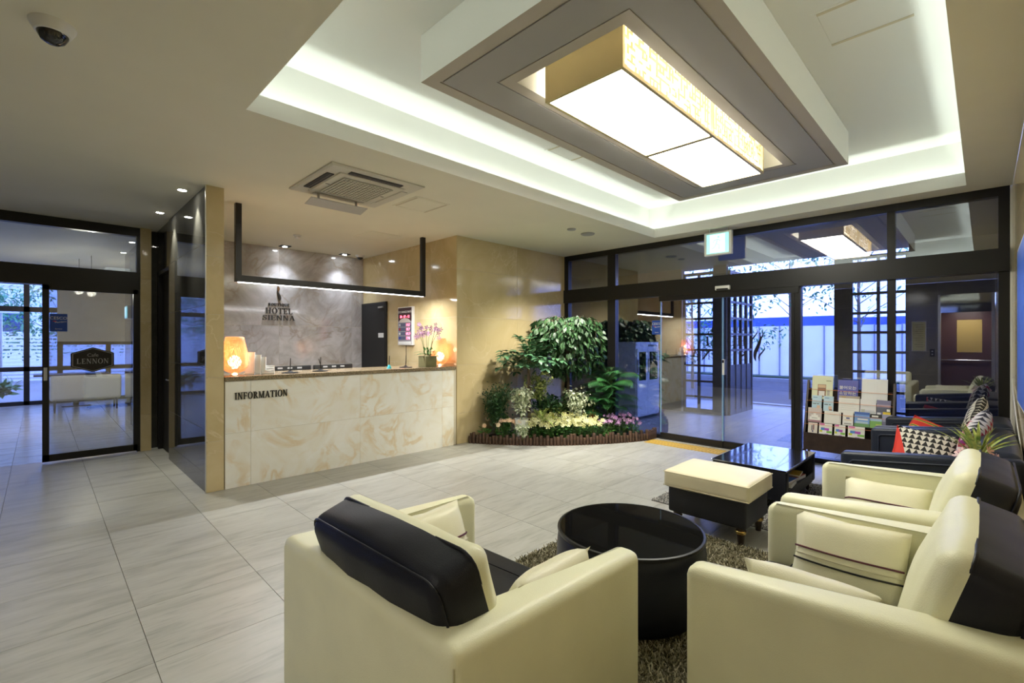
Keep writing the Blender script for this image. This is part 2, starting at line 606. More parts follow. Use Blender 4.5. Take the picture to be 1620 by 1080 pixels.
# hanging box around the lamp, with stepped rim and grey recess
PX0, PX1, PY0, PY1, PZ = 1.806, 5.60, 0.94, 2.67, 3.235
bm = bmesh.new()
prof = [(0, ZT - 0.001, 0), (0, PZ, 0), (0.09, PZ, 2), (0.09, PZ + 0.008, 2), (0.105, PZ + 0.008, 2), (0.105, PZ, 1), (0.36, PZ, 1), (0.36, PZ + 0.006, 1), (0.372, PZ + 0.006, 1), (0.372, PZ, 2), (0.455, PZ, 2), (0.455, ZT - 0.03, 3)]
rings = [ring(bm, PX0 + s, PX1 - s, PY0 + s, PY1 - s, z) for s, z, _ in prof]
for k in range(len(rings) - 1):
    for f in bridge(bm, rings[k], rings[k + 1]): f.material_index = prof[k + 1][2]
f = bm.faces.new(rings[-1]); f.material_index = 3
me = to_mesh(bm, 'trim_1')
for k in ('white_paint', 'grey_paint', 'rim_paint', 'white_paint'):
    if k == 'rim_paint' and k not in M: M[k] = plain('rim_paint', (0.50, 0.46, 0.40), 0.55)
    me.materials.append(M[k])
tag(obj('trim_1', me), kind='structure')

# ceiling hatches
def hatch(x0, x1, y0, y1, z, slots=True):
    h = bpy.data.objects.new('trim_2', None); link(h); tag(h, kind='structure')
    cx, cy = (x0 + x1) / 2, (y0 + y1) / 2
    h.location = (cx, cy, z)
    mt = M['white_paint'] if z > 3.3 else M['ceiling']
    g = 0.006
    bm = bmesh.new()
    prof = [(-0.03, 0.0), (-0.03, -0.004), (0, -0.004), (0, -0.001), (g, -0.001), (g, -0.004)]
    hx, hy = (x1 - x0) / 2, (y1 - y0) / 2
    rs = [ring(bm, -hx + s, hx - s, -hy + s, hy - s, zz) for s, zz in prof]
    for a, b in zip(rs, rs[1:]): bridge(bm, a, b)
    bm.faces.new(rs[-1])
    obj('hatch_panel', bm, mt, h)
    if slots:
        for s in (-1, 1):
            bx('slot', M['grout_light'], h, s * hx - 0.012, s * hx + 0.012, -hy, hy, -0.007, -0.003)
    return h


hatch(2.87, 3.26, 4.31, 4.74, ZC)
hatch(3.30, 3.72, 6.1, 6.55, ZC, False)
hatch(3.45, 3.87, 0.31, 0.745, ZT)
hatch(3.85, 4.25, 2.95, 3.30, ZT)

# ------------------------------------------------------------------ walls
def tiles_y(parent, y, xs, zs, m, th=0.012, gap=0.003, sgn=-1):
    """tiles on a wall facing sgn*Y"""
    px, py, pz = parent.location
    for a, b in zip(xs, xs[1:]):
        for c, d in zip(zs, zs[1:]):
            obj('tile', boxcache(b - a - gap, th, d - c - gap, m), None, parent, loc=((a + b) / 2 - px, y + sgn * th / 2 - py, (c + d) / 2 - pz))


def tiles_x(parent, x, ys, zs, m, th=0.012, gap=0.003, sgn=-1):
    px, py, pz = parent.location
    for a, b in zip(ys, ys[1:]):
        for c, d in zip(zs, zs[1:]):
            obj('tile', boxcache(th, b - a - gap, d - c - gap, m), None, parent, loc=(x + sgn * th / 2 - px, (a + b) / 2 - py, (c + d) / 2 - pz))


def wall(name, x0, x1, y0, y1, z0=0.0, z1=ZC, m=None):
    return tag(bx(name, m or M['grout_light'], None, x0, x1, y0, y1, z0, z1), kind='structure')


# beige wall right of the desk + its return towards the back (also the desk's right side wall)
w1 = wall('wall_flowers', 4.303, XF + 0.1, YR + 0.003, YB + 0.1)
ZS = [0.0, 0.45, 1.155, 1.86, 2.565, ZC]
tiles_y(w1, YR + 0.012, [4.3, 5.56, 6.82], ZS, M['beige'])
tiles_x(w1, 4.312, [5.445, 6.08, 6.73, 7.38], ZS, M['beige'])
tiles_x(w1, 4.312, [7.38, 8.26], [2.2, 2.565, ZC], M['beige'])
# pillar and the dark polished wall left of the desk
w2 = wall('wall_pillar', 1.166, 1.317, YR + 0.003, 7.35)
tiles_y(w2, YR + 0.012, [1.163, 1.32], [0, 0.5, 1.14, 1.77, 2.35, ZC], M['beige'])
tiles_x(w2, 1.175, [5.44, 6.4, 7.35], [0, 0.62, 1.24, 1.86, 2.48, ZC], M['dark_stone'])
tiles_x(w2, 1.308, [5.445, 6.4, 7.35], [0, 0.62, 1.24, 1.86, 2.48, ZC], M['beige'], sgn=1)
w2b = wall('wall_over_door', 1.175, 1.308, 7.352, 8.26, 2.47, ZC, M['dark_stone'])
for a in (5.44, ):
    bx('corner_strip', M['alu'], w2, 1.155 - w2.location.x, 1.163 - w2.location.x, a - 0.004 - w2.location.y, a + 0.006 - w2.location.y, -ZC / 2, ZC / 2)
# wall behind the desk
w3 = wall('wall_back', 1.2, 4.303, YB + 0.003, YB + 0.15)
tiles_y(w3, YB + 0.012, [1.31, 1.53, 2.80, 4.07, 4.30], [0, 1.1, 1.765, 2.43, ZC], M['grey_marble'])
# beige pier beside the cafe partition
w4 = wall('wall_pier', 0.97, 1.09, 8.14, 8.3)
tiles_y(w4, 8.14, [0.97, 1.09], [0, 0.5, 1.14, 1.77, 2.35, ZC], M['beige'])
# wall on the armchairs' side
w5 = wall('wall_right', XB, XF + 0.1, YW - 0.2, YW - 0.003)
tiles_y(w5, YW - 0.012, [XB + 0.6 * 2.1 * i for i in range(8)] + [XF], ZS, M['beige'], sgn=1)
bx('trim_3', M['white_plastic'], None, 6.80, 6.835, YW + 0.001, YW + 0.018, 0, ZC)['kind'] = 'structure'
# elevator wall opposite the glass front, with an open lift car
M['lift_stone'] = marble('olive_grey_stone', (0.20, 0.19, 0.15), (0.25, 0.24, 0.19), (0.3, 0.28, 0.22), 1.5, 0.12, 0.02)
w6 = wall('wall_elevator', XB - 0.2, XB - 0.012, 0.86, 8.3)
tiles_x(w6, XB - 0.012, [0.86, 1.54, 2.74, 3.94, 5.14, 6.34, 7.54, 8.2], [0, 0.62, 1.24, 1.86, 2.48, ZC], M['lift_stone'], sgn=1)
w7 = wall('wall_over_lift', XB - 0.2, XB - 0.012, -0.2, 0.86, 2.72, ZC)
tiles_x(w7, XB - 0.012, [-0.2, 0.86], [2.72, ZC], M['lift_stone'], sgn=1)
M['mirror'] = plain('mirror_steel', (0.62, 0.60, 0.56), 0.05, 1.0)
M['lift_wood'] = plain('lift_brown_panel', (0.10, 0.05, 0.04), 0.3)
lift = bpy.data.objects.new('door_4', None); link(lift); tag(lift, kind='structure'); lift.location = (XB, 0.34, 0)
bx('frame', M['alu'], lift, -0.2, 0.02, -0.53, -0.47, 0, 2.72)
bx('frame', M['alu'], lift, -0.2, 0.02, 0.47, 0.52, 0, 2.72)
bx('transom_panel', M['mirror'], lift, -0.02, 0.02, -0.47, 0.47, 2.25, 2.72)
bx('car_wall', M['lift_wood'], lift, -1.5, -1.45, -0.7, 0.7, 0, 2.4)
bx('car_wall', M['lift_wood'], lift, -1.5, -0.21, -0.75, -0.7, 0, 2.4)
bx('car_wall', M['lift_wood'], lift, -1.5, -0.21, 0.7, 0.75, 0, 2.4)
bx('car_ceiling', M['white_paint'], lift, -1.5, -0.2, -0.75, 0.75, 2.4, 2.45)
bx('car_floor', M['black'], lift, -1.5, 0.0, -0.75, 0.75, -0.05, -0.002)
bx('car_poster', plain('gold_poster', (0.50, 0.36, 0.10), 0.5), lift, -1.45, -1.44, -0.30, 0.20, 1.20, 2.10)
obj('handrail', tubem([(-1.40, -0.6, 0.98), (-1.40, 0.6, 0.98)], 0.02), M['chrome'], lift, smooth=50)
area('lift_car_light', (XB - 0.8, 0.34, 2.38), (0, 0, 0), 0.5, 0.5, 9, (1.0, 0.93, 0.82))

# dark service door left of the desk (in the polished wall)
d3 = bpy.data.objects.new('door_3', None); link(d3); tag(d3, kind='structure'); d3.location = (1.2, 7.35, 0)
bx('door_leaf', M['black_matt'], d3, 0.02, 0.06, 0.03, 0.80, 0.01, 2.42)
bx('frame', M['black'], d3, -0.03, 0.08, 0.0, 0.035, 0, 2.47)
bx('frame', M['black'], d3, -0.03, 0.08, 0.80, 0.86, 0, 2.47)
bx('frame', M['black'], d3, -0.03, 0.08, 0.0, 0.86, 2.42, 2.47)
obj('door_handle', tubem([(0.02, 0.1, 1.0), (-0.03, 0.1, 1.0), (-0.03, 0.22, 1.0)], 0.009), M['alu'], d3, smooth=40)

# dark door in the desk's side wall, with a small room sign
d2 = bpy.data.objects.new('door_2', None); link(d2); tag(d2, kind='structure'); d2.location = (4.30, 7.39, 0)
bx('door_leaf', M['black_matt'], d2, -0.035, -0.006, 0.02, 0.84, 0.01, 2.17)
bx('frame', M['black'], d2, -0.03, 0.008, -0.01, 0.02, 0, 2.2)
bx('frame', M['black'], d2, -0.03, 0.008, 0.84, 0.87, 0, 2.2)
bx('frame', M['black'], d2, -0.03, 0.008, -0.01, 0.87, 2.17, 2.2)
obj('door_handle', tubem([(-0.035, 0.07, 1.02), (-0.09, 0.07, 1.02), (-0.09, 0.19, 1.02)], 0.011), M['black'], d2, smooth=40)
bx('door_sign', M['white_plastic'], d2, -0.04, -0.035, 0.06, 0.24, 1.57, 1.65)
bx('door_closer', M['alu'], d2, -0.06, -0.035, 0.06, 0.22, 2.09, 2.12)

# ------------------------------------------------------------------ glass front: frame, transoms, sliding doors
def vgroup(name):
    o = bpy.data.objects.new(name, None); link(o); return tag(o, kind='structure')


g1 = vgroup('window_1')
def fr(y0, y1, z0, z1, x0=XF - 0.04, x1=XF + 0.06, p=None, n='frame'): return bx(n, M['black'], p or g1, x0, x1, y0, y1, z0, z1)
fr(-0.18, YR, 2.96, ZC)                       # head
fr(-0.18, YR, 2.20, 2.43, XF - 0.07, XF + 0.09)   # header beam
fr(5.35, YR, 0, 2.97); fr(-0.18, -0.10, 0, 2.97)  # jambs
fr(4.36, 4.51, 0, 2.97)
fr(0.71, 0.78, 0, 2.97)
fr(1.64, 1.71, 0, 2.21)
fr(3.5, 5.40, 0, 0.06); fr(-0.1, 1.66, 0, 0.06)
def pane(y0, y1, z0, z1, x=XF + 0.005, p=None, m=None):
    return bx('pane', m or M['glass'], p or g1, x, x + 0.008, y0, y1, z0, z1)
pane(4.51, 5.35, 2.43, 2.96); pane(0.78, 4.36, 2.43, 2.96); pane(-0.10, 0.71, 2.43, 2.96)
pane(4.51, 5.35, 0.06, 2.2); pane(3.55, 4.36, 0.06, 2.2)
pane(0.78, 1.64, 0.06, 2.2); pane(-0.10, 0.71, 0.06, 2.2)
dd = vgroup('door_1')
fr(1.66, 3.56, 2.12, 2.20, XF - 0.06, XF + 0.04, dd, 'frame')
fr(1.66, 3.56, 0, 0.012, XF - 0.06, XF + 0.06, dd, 'frame')
for (a, b, x) in ((2.60, 3.54, XF - 0.045), (1.72, 2.62, XF - 0.025)):
    lf = bx('door_leaf', M['glass'], dd, x, x + 0.010, a, b, 0.10, 2.12)
    cx, cy, cz = lf.location
    bx('frame', M['black'], lf, -0.02, 0.02, a - cy, b - cy, 0.014 - cz, 0.10 - cz)
    for yy in (a, b):
        bx('edge', M['glass_edge'], lf, -0.006, 0.006, yy - cy - 0.006, yy - cy + 0.006, 0.10 - cz, 2.12 - cz)
bx('frame', M['black'], dd, XF - 0.05, XF - 0.005, 1.71, 1.745, 0.1, 2.12)
st = bx('opening_switch', M['white_plastic'], dd, XF - 0.062, XF - 0.045, 2.575, 2.605, 1.03, 1.25, 0.004)
bx('button', M['black'], st, -0.012, -0.006, -0.012, 0.012, 0.06, 0.10)
sn = thing('door_sensor', 'silver motion sensor on the black header over the glass doors', 'sensor', (XF - 0.075, 2.585, 2.25))
obj('body', bxm(-0.04, 0.005, -0.10, 0.10, -0.03, 0.03, 0.008), M['white_plastic'], sn, smooth=40)
obj('lens', bxm(-0.043, -0.03, -0.08, 0.08, -0.032, -0.008, 0.004), M['black'], sn)
# ------------------------------------------------------------------ cafe partition with its sliding glass door
g2 = vgroup('window_2')
def frc(x0, x1, z0, z1, y0=YC - 0.03, y1=YC + 0.07, p=None, n='frame'): return bx(n, M['black'], p or g2, x0, x1, y0, y1, z0, z1)
frc(XB, 0.97, 2.93, ZC); frc(XB, 0.97, 2.20, 2.44, YC - 0.05, YC + 0.1); frc(0.935, 0.97, 0, 2.95)
frc(XB, -1.35, 0, 0.08); frc(-1.42, -1.34, 0, 2.21); frc(-1.42, -1.36, 2.43, 2.95)
bx('pane', M['glass_cafe'], g2, -1.36, 0.935, YC + 0.01, YC + 0.018, 2.44, 2.93)
bx('pane', M['glass_cafe'], g2, XB, -1.42, YC + 0.01, YC + 0.018, 2.44, 2.93)
bx('pane', M['glass_cafe'], g2, XB, -1.42, YC + 0.01, YC + 0.018, 0.08, 2.2)
dc = vgroup('door_5'); dc.location = (0.02, YC - 0.04, 0)
for (a, b, c, d) in ((0.0, 0.062, 0.02, 2.2), (0.875, 0.92, 0.02, 2.2), (0.0, 0.92, 0.02, 0.105), (0.0, 0.92, 2.14, 2.2)):
    bx('frame', M['black'], dc, a, b, -0.02, 0.02, c, d)
bx('pane', M['glass_cafe'], dc, 0.06, 0.88, -0.004, 0.004, 0.1, 2.15)
bx('opening_switch', M['white_plastic'], dc, 0.012, 0.045, -0.034, -0.02, 1.02, 1.18, 0.004)

# ------------------------------------------------------------------ beyond the cafe door
fc = bx('floor', M['grout'], None, -6, 2.2, 8.3, 16.2, -0.2, -0.006); tag(fc, kind='structure')
tmc = boxcache(TP - 0.004, TP - 0.004, 0.02, M['floor_cafe'])
for i in range(-5, 2):
    for j in range(8, 21):
        x0, y0 = TXO + i * TP, TYO + j * TP
        if y0 < 8.28: continue
        obj('tile', tmc, None, fc, loc=(x0 + TP / 2 - fc.location.x, y0 + TP / 2 - fc.location.y, -0.01 - fc.location.z))
cc = tag(bx('ceiling', M['ceiling'], None, -6, 2.2, 8.36, 16.2, ZC, ZC + 0.2), kind='structure')
wc = wall('wall_cafe', 1.09, 2.2, 8.3, 11.0, 0, ZC, M['dark_stone'])
wall('wall_cafe', 2.05, 2.2, 11.0, 16.2, 0, ZC, M['grout_light'])
wall('wall_cafe', 0.30, 2.05, 15.95, 16.1, 1.50, ZC, M['cafe_wall'] if 'cafe_wall' in M else M.setdefault('cafe_wall', plain('cafe_wall_paint', (0.62, 0.52, 0.32), 0.6)))
g3 = vgroup('window_3')
def frw(x0, x1, z0, z1): return bx('frame', M['black'], g3, x0, x1, 15.95, 16.05, z0, z1)
frw(-6, 2.05, 0, 0.09); frw(-6, 0.3, 2.85, ZC); frw(-6, 0.3, 2.20, 2.32); frw(-6, 2.05, 0.80, 0.90); frw(0.3, 2.05, 1.42, 1.5)
for x in (-5.4, -4.2, -3.0, -1.3, -0.27, 0.30, 1.2): frw(x, x + 0.1, 0, 2.9 if x < 0.25 else 1.5)
bx('pane', M['glass_cafe'], g3, -6, 0.3, 15.99, 15.998, 0.09, 2.85)
bx('pane', M['glass_cafe'], g3, 0.3, 2.05, 15.99, 15.998, 0.09, 1.45)
wall('wall_cafe', -6.15, -6.0, 8.3, 16.2, 0, ZC, M['cafe_wall'])
# ------------------------------------------------------------------ lobby lamp in the raised tray
LX0, LX1, LY0, LY1, LZ0, LZ1 = 2.453, 4.99, 1.52, 2.13, 3.135, 3.50
LXM = 3.79
M['lamp_panel'] = emit('lamp_diffuser', (1.0, 0.97, 0.85), 6.0, 0.12, 45)
M['lamp_side'] = emit('lamp_side_glow', (1.0, 0.90, 0.70), 0.35)
lamp = thing('ceiling_lamp', 'long box lamp with gold frame and pierced sides glowing in the hanging ceiling panel', 'lamp', (LX0, LY0, LZ0))
lw, ld, lh = LX1 - LX0, LY1 - LY0, LZ1 - LZ0
lm = LXM - LX0
bt = 0.022
for (a, b, c, d, e, f) in ((0, lw, 0, bt, 0, bt), (0, lw, ld - bt, ld, 0, bt), (0, bt, bt, ld - bt, 0, bt), (lw - bt, lw, bt, ld - bt, 0, bt), (lm - 0.024, lm + 0.024, bt, ld - bt, -0.004, bt),
                           (0, bt, 0, bt, bt, lh), (lw - bt, lw, 0, bt, bt, lh), (lm - bt / 2, lm + bt / 2, 0, bt, bt, lh), (0, bt, ld - bt, ld, bt, lh), (lw - bt, lw, ld - bt, ld, bt, lh), (lm - bt / 2, lm + bt / 2, ld - bt, ld, bt, lh)):
    bx('frame', M['gold_paint'], lamp, a, b, c, d, e, f)
bx('end_panel', M['gold_paint'], lamp, 0.002, 0.012, bt, ld - bt, bt, lh)
bx('end_panel', M['gold_paint'], lamp, lw - 0.012, lw - 0.002, bt, ld - bt, bt, lh)
bx('diffuser', M['lamp_panel'], lamp, bt, lm - 0.024, bt, ld - bt, 0.006, 0.014)
bx('diffuser', M['lamp_panel'], lamp, lm + 0.024, lw - bt, bt, ld - bt, 0.006, 0.014)
bx('glow_tube', M['lamp_side'], lamp, 0.05, lw - 0.05, 0.05, 0.09, 0.03, lh - 0.03)
bx('glow_tube', M['lamp_side'], lamp, 0.05, lw - 0.05, ld - 0.09, ld - 0.05, 0.03, lh - 0.03)


def pierced(x0, x1, z0, z1, seed):
    """irregular woven screen: short bars on a fine grid"""
    rnd = random.Random(seed)
    bm = bmesh.new()
    p = 0.045
    nx, nz = int((x1 - x0) / p), int((z1 - z0) / p)
    for i in range(nx):
        for j in range(nz):
            x, z = x0 + i * p, z0 + j * p
            den = 0.5 + 0.35 * noise.noise(Vector((x * 3, z * 6, seed)))
            if rnd.random() < den: box(bm, x, x + p, -0.002, 0.002, z, z + 0.016)
            if rnd.random() < den: box(bm, x, x + 0.016, -0.003, 0.003, z, z + p)
    return bm


for (a, b, s) in ((bt, lm - bt, 1), (lm + bt, lw - bt, 2)):
    obj('pierced_screen', pierced(a, b, bt, lh, s), M['gold_paint'], lamp, loc=(0, 0.011, 0), kind='stuff')
    obj('pierced_screen', pierced(a, b, bt, lh, s + 5), M['gold_paint'], lamp, loc=(0, ld - 0.011, 0), kind='stuff')

# ------------------------------------------------------------------ air conditioner cassette and its deflector
ac = thing('air_conditioner', 'white square ceiling air conditioner cassette in front of the information desk', 'air conditioner', (2.25, 4.458, ZC))
h = 0.475
bm = bmesh.new()
prof = [(h, 0), (h, -0.012), (h - 0.02, -0.022), (h - 0.13, -0.024), (h - 0.135, -0.018), (h - 0.142, -0.018), (h - 0.147, -0.03)]
rs = [ring(bm, -s, s, -s * 1.05, s * 1.05, z) for s, z in prof]
for a, b in zip(rs, rs[1:]): bridge(bm, a, b)
bm.faces.new(rs[-1])
M['ac_white'] = plain('ac_plastic', (0.60, 0.575, 0.48), 0.5)
obj('cover', bm, M['ac_white'], ac)
for k in range(4):
    a = k * math.pi / 2
    lv = obj('outlet', bxm(-0.27, 0.27, -0.035, 0.035, -0.004, 0.004, 0.003), M['ac_white'] if k in (1, 2) else M['black_matt'], ac, loc=(0.385 * math.sin(a), -0.40 * math.cos(a), -0.026), rot=(0, 0, a))
    obj('vane', bxm(-0.26, 0.26, 0.006, 0.034, -0.006, -0.002), M['ac_white'], lv, rot=(R(14), 0, 0))
bm = bmesh.new()
for i in range(15):
    x = -0.25 + 0.5 * i / 14
    box(bm, x - 0.006, x + 0.006, -0.26, 0.26, -0.006, 0.002)
for i in range(15):
    y = -0.26 + 0.52 * i / 14
    box(bm, -0.25, 0.25, y - 0.006, y + 0.006, -0.005, 0.001)
obj('air_grille', bm, M['ac_white'], ac, loc=(0, 0, -0.036), kind='stuff')
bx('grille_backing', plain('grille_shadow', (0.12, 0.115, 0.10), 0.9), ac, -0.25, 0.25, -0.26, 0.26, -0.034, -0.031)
for x in (-0.29, 0.29): bx('mark', M['black_matt'], ac, x - 0.02, x + 0.02, 0.012, 0.022, -0.0325, -0.030)
df = thing('air_deflector', 'clear grey plastic wind deflector hanging at the edge of the ceiling air conditioner', 'deflector', (2.225, 4.84, 2.93))
M['acrylic'] = plain('smoky_acrylic', (0.52, 0.50, 0.47), 0.25)
obj('plate', bxm(-0.305, 0.305, -0.085, 0.085, -0.003, 0.003), M['acrylic'], df, rot=(R(-12), 0, 0))
for x in (-0.2, 0.21):
    bx('bracket', M['acrylic'], df, x - 0.012, x + 0.012, -0.006, 0.0, 0.0, 0.10)

# ------------------------------------------------------------------ small ceiling fittings
def dome_camera(loc, s, label):
    t = thing('dome_camera', label, 'security camera', loc)
    obj('housing', lathem([(0.088 * s, 0), (0.086 * s, -0.012 * s), (0.068 * s, -0.045 * s), (0.060 * s, -0.048 * s), (0.058 * s, -0.03 * s)], 28), M['white_plastic'], t, smooth=40)
    obj('dome', lathem([(0.060 * s, -0.040 * s), (0.058 * s, -0.055 * s), (0.045 * s, -0.080 * s), (0.022 * s, -0.094 * s), (0.002, -0.097 * s)], 24), M['dark_dome'] if 'dark_dome' in M else M.setdefault('dark_dome', plain('smoked_dome', (0.02, 0.02, 0.022), 0.06, spec=0.7)), t, smooth=60)
    return t


c1 = dome_camera((0.045, 3.225, ZC), 1.0, 'white dome security camera alone on the beige ceiling away from the desk')
mk = text_mesh('RTD', 0.02, 0.001)
obj('marking', mk, M['black_matt'], c1, loc=(0.025, -0.069, -0.022), rot=(R(55), 0, R(20)))
dome_camera((4.07, 7.93, ZC), 0.9, 'white dome security camera in the corner behind the information desk')
for (x, y, l) in ((5.18, 4.02, 'smaller round white ceiling disc nearer the air conditioner'), (5.57, 4.03, 'larger round white ceiling disc nearer the glass front')):
    r = 0.06 if x < 5.3 else 0.10
    t = thing('ceiling_disc', l, 'speaker', (x, y, ZC))
    obj('rim', lathem([(r, 0), (r, -0.008), (r * 0.9, -0.016), (r * 0.8, -0.012)], 28), M['grey_paint'], t, smooth=40)
    obj('cover', lathem([(r * 0.8, -0.006), (r * 0.78, -0.016), (r * 0.4, -0.019), (0.002, -0.02)], 24), M['grey_paint'], t, smooth=60)
sm = thing('smoke_detector', 'white smoke detector on the ceiling in front of the desk spotlights', 'smoke detector', (2.66, 7.09, ZC))
obj('base', lathem([(0.055, 0), (0.055, -0.012), (0.04, -0.02)], 24), M['white_plastic'], sm, smooth=40)
obj('sensor_head', lathem([(0.035, -0.018), (0.034, -0.04), (0.02, -0.046)], 20), M['white_plastic'], sm, smooth=40)
M['bulb_cool'] = emit('spot_bulb_cool', (0.9, 0.95, 1.0), 25)
M['bulb_warm'] = emit('spot_bulb_warm', (1.0, 0.97, 0.85), 40)
for (x, y, l) in ((2.816, 8.03, 'square black recessed spotlight above the hotel sign, nearer the pillar'), (3.828, 8.035, 'square black recessed spotlight near the corner camera behind the desk')):
    t = thing('downlight', l, 'spotlight', (x, y, ZC))
    obj('frame', bxm(-0.075, 0.075, -0.075, 0.075, -0.010, 0.0), M['black_matt'], t)
    obj('bulb', lathem([(0.035, -0.011), (0.034, -0.014), (0.002, -0.0145)], 20), M['bulb_cool'], t)
for (x, y, l) in ((1.03, 5.80, 'bright recessed spotlight washing the dark polished wall near the beige pillar'), (1.02, 7.005, 'bright recessed spotlight washing the dark polished wall near the service door')):
    t = thing('downlight', l, 'spotlight', (x, y, ZC))
    obj('ring', lathem([(0.05, 0), (0.05, -0.006), (0.038, -0.006), (0.036, 0.0)], 24, caps=False), M['white_plastic'], t, smooth=40)
    obj('bulb', lathem([(0.037, -0.003), (0.002, -0.004)], 20), M['bulb_warm'], t)

# exit sign
ex = thing('exit_sign', 'glowing green and white exit sign hanging from the ceiling before the glass front', 'sign', (6.6, 2.585, 2.845))
obj('case', bxm(-0.03, 0.03, -0.185, 0.185, -0.16, 0.16, 0.006), M['white_plastic'], ex, smooth=40)
M['exit_white'] = emit('exit_white', (0.72, 1.0, 0.97), 0.36)
M['exit_green'] = emit('exit_green', (0.12, 0.70, 0.62), 0.30)
obj('lit_panel', bxm(-0.034, -0.0305, -0.15, 0.15, -0.135, 0.135), M['exit_green'], ex)
obj('door_symbol', bxm(-0.037, -0.0345, -0.10, 0.10, -0.12, 0.12), M['exit_white'], ex)
def runner(bm):
    def limb(pts, r): tube(bm, [(-0.038, -y, z) for y, z in pts], r, 6)
    lathe_c = (0.015, 0.085)
    bmesh.ops.create_uvsphere(bm, u_segments=10, v_segments=6, radius=0.017, matrix=Matrix.Translation((-0.037, -lathe_c[0], lathe_c[1])) @ Matrix.Diagonal((0.15, 1, 1, 1)))
    limb([(0.005, 0.06), (-0.015, 0.0)], 0.0075)
    limb([(0.005, 0.058), (0.04, 0.03), (0.06, 0.045)], 0.0075)
    limb([(0.0, 0.055), (-0.045, 0.04), (-0.055, 0.01)], 0.0075)
    limb([(-0.015, 0.0), (0.03, -0.03), (0.02, -0.085)], 0.0075)
    limb([(-0.015, 0.0), (-0.035, -0.045), (-0.075, -0.07)], 0.0075)
    return bm
obj('running_figure', runner(bmesh.new()), M['exit_green'], ex, kind='stuff')
for y in (-0.12, 0.12): obj('rod', tubem([(0, y, 0.155), (0, y, ZC - 2.845)], 0.006), M['alu'], ex)

# ------------------------------------------------------------------ black U frame lamp over the desk
uf = thing('pendant_frame', 'black U shaped metal frame lamp hanging from the ceiling above the desk', 'lamp', (2.81, 5.93, 2.17))
hw, q = 1.235, 0.03
bx('post', M['black'], uf, -hw - q, -hw + q, -q, q, 0, ZC - 2.17)
bx('post', M['black'], uf, hw - q, hw + q, -q, q, 0, ZC - 2.17)
bx('crossbar', M['black'], uf, -hw + q, hw - q, -q, q, 0, 0.075)
bx('led_strip', emit('desk_led', (1.0, 0.98, 0.92), 3.5), uf, -hw, hw, -0.018, 0.018, -0.006, 0.0)
area('desk_led_light', (2.81, 5.93, 2.155), (0, 0, 0), 2.4, 0.03, 17, (0.96, 0.97, 1.0))

# ------------------------------------------------------------------ information desk
desk = thing('information_desk', 'long reception desk clad in cream onyx tiles with a granite top', 'desk', (2.79, 5.45, 0))
bx('carcass', M['grout_light'], desk, -1.465, 1.45, -0.0145, 0.55, 0.0, 1.093)
px, py, pz = desk.location
xs = [1.325, 1.563, 2.79, 4.036, 4.24]
for a, b in zip(xs, xs[1:]):
    for c, d in ((0.0, 0.562), (0.562, 1.093)):
        obj('tile', boxcache(b - a - 0.003, 0.02, d - c - 0.003, M['onyx']), None, desk, loc=((a + b) / 2 - px, -0.008, (c + d) / 2))
bx('worktop', M['granite'], desk, -1.468, 1.49, -0.035, 0.66, 1.095, 1.140, 0.004)
bx('end_strip', M['grout_light'], desk, 1.455, 1.505, 0.0, 0.5, 0, 1.093)

# engraved style capitals with serifs, drawn as flat polygons
def rect(a, b, c, d): return [(a, c), (b, c), (b, d), (a, d)]
def stroke(pts, w0, w1=None):
    out = []
    n = len(pts)
    L_, R_ = [], []
    for i, p in enumerate(pts):
        q0, q1 = pts[max(i - 1, 0)], pts[min(i + 1, n - 1)]
        dx, dy = q1[0] - q0[0], q1[1] - q0[1]
        l = math.hypot(dx, dy) or 1
        ww = (w0 if w1 is None else (w0[i] if isinstance(w0, list) else w0 + (w1 - w0) * i / (n - 1))) if not isinstance(w0, list) else w0[i]
        L_.append((p[0] - dy / l * ww / 2, p[1] + dx / l * ww / 2)); R_.append((p[0] + dy / l * ww / 2, p[1] - dx / l * ww / 2))
    for i in range(n - 1): out.append([L_[i], R_[i], R_[i + 1], L_[i + 1]])
    return out
def arc(cx, cy, rx, ry, a0, a1, t_h, t_v, n=14):
    """stroked ellipse arc, thick t_h at the sides and t_v at top and bottom"""
    out = []
    def pt(a, s): return (cx + (rx - s * t_h) * math.cos(a), cy + (ry - s * t_v) * math.sin(a))
    for i in range(n):
        a, b = R(a0 + (a1 - a0) * i / n), R(a0 + (a1 - a0) * (i + 1) / n)
        out.append([pt(a, 0), pt(b, 0), pt(b, 1), pt(a, 1)])
    return out
T_, t_, S_ = 0.19, 0.075, 0.065
def stem(x, w=T_, ser=3):
    o = [rect(x, x + w, 0, 1)]
    if ser & 1: o.append(rect(x - 0.08, x + w + 0.08, 0, S_))
    if ser & 2: o.append(rect(x - 0.08, x + w + 0.08, 1 - S_, 1))
    return o
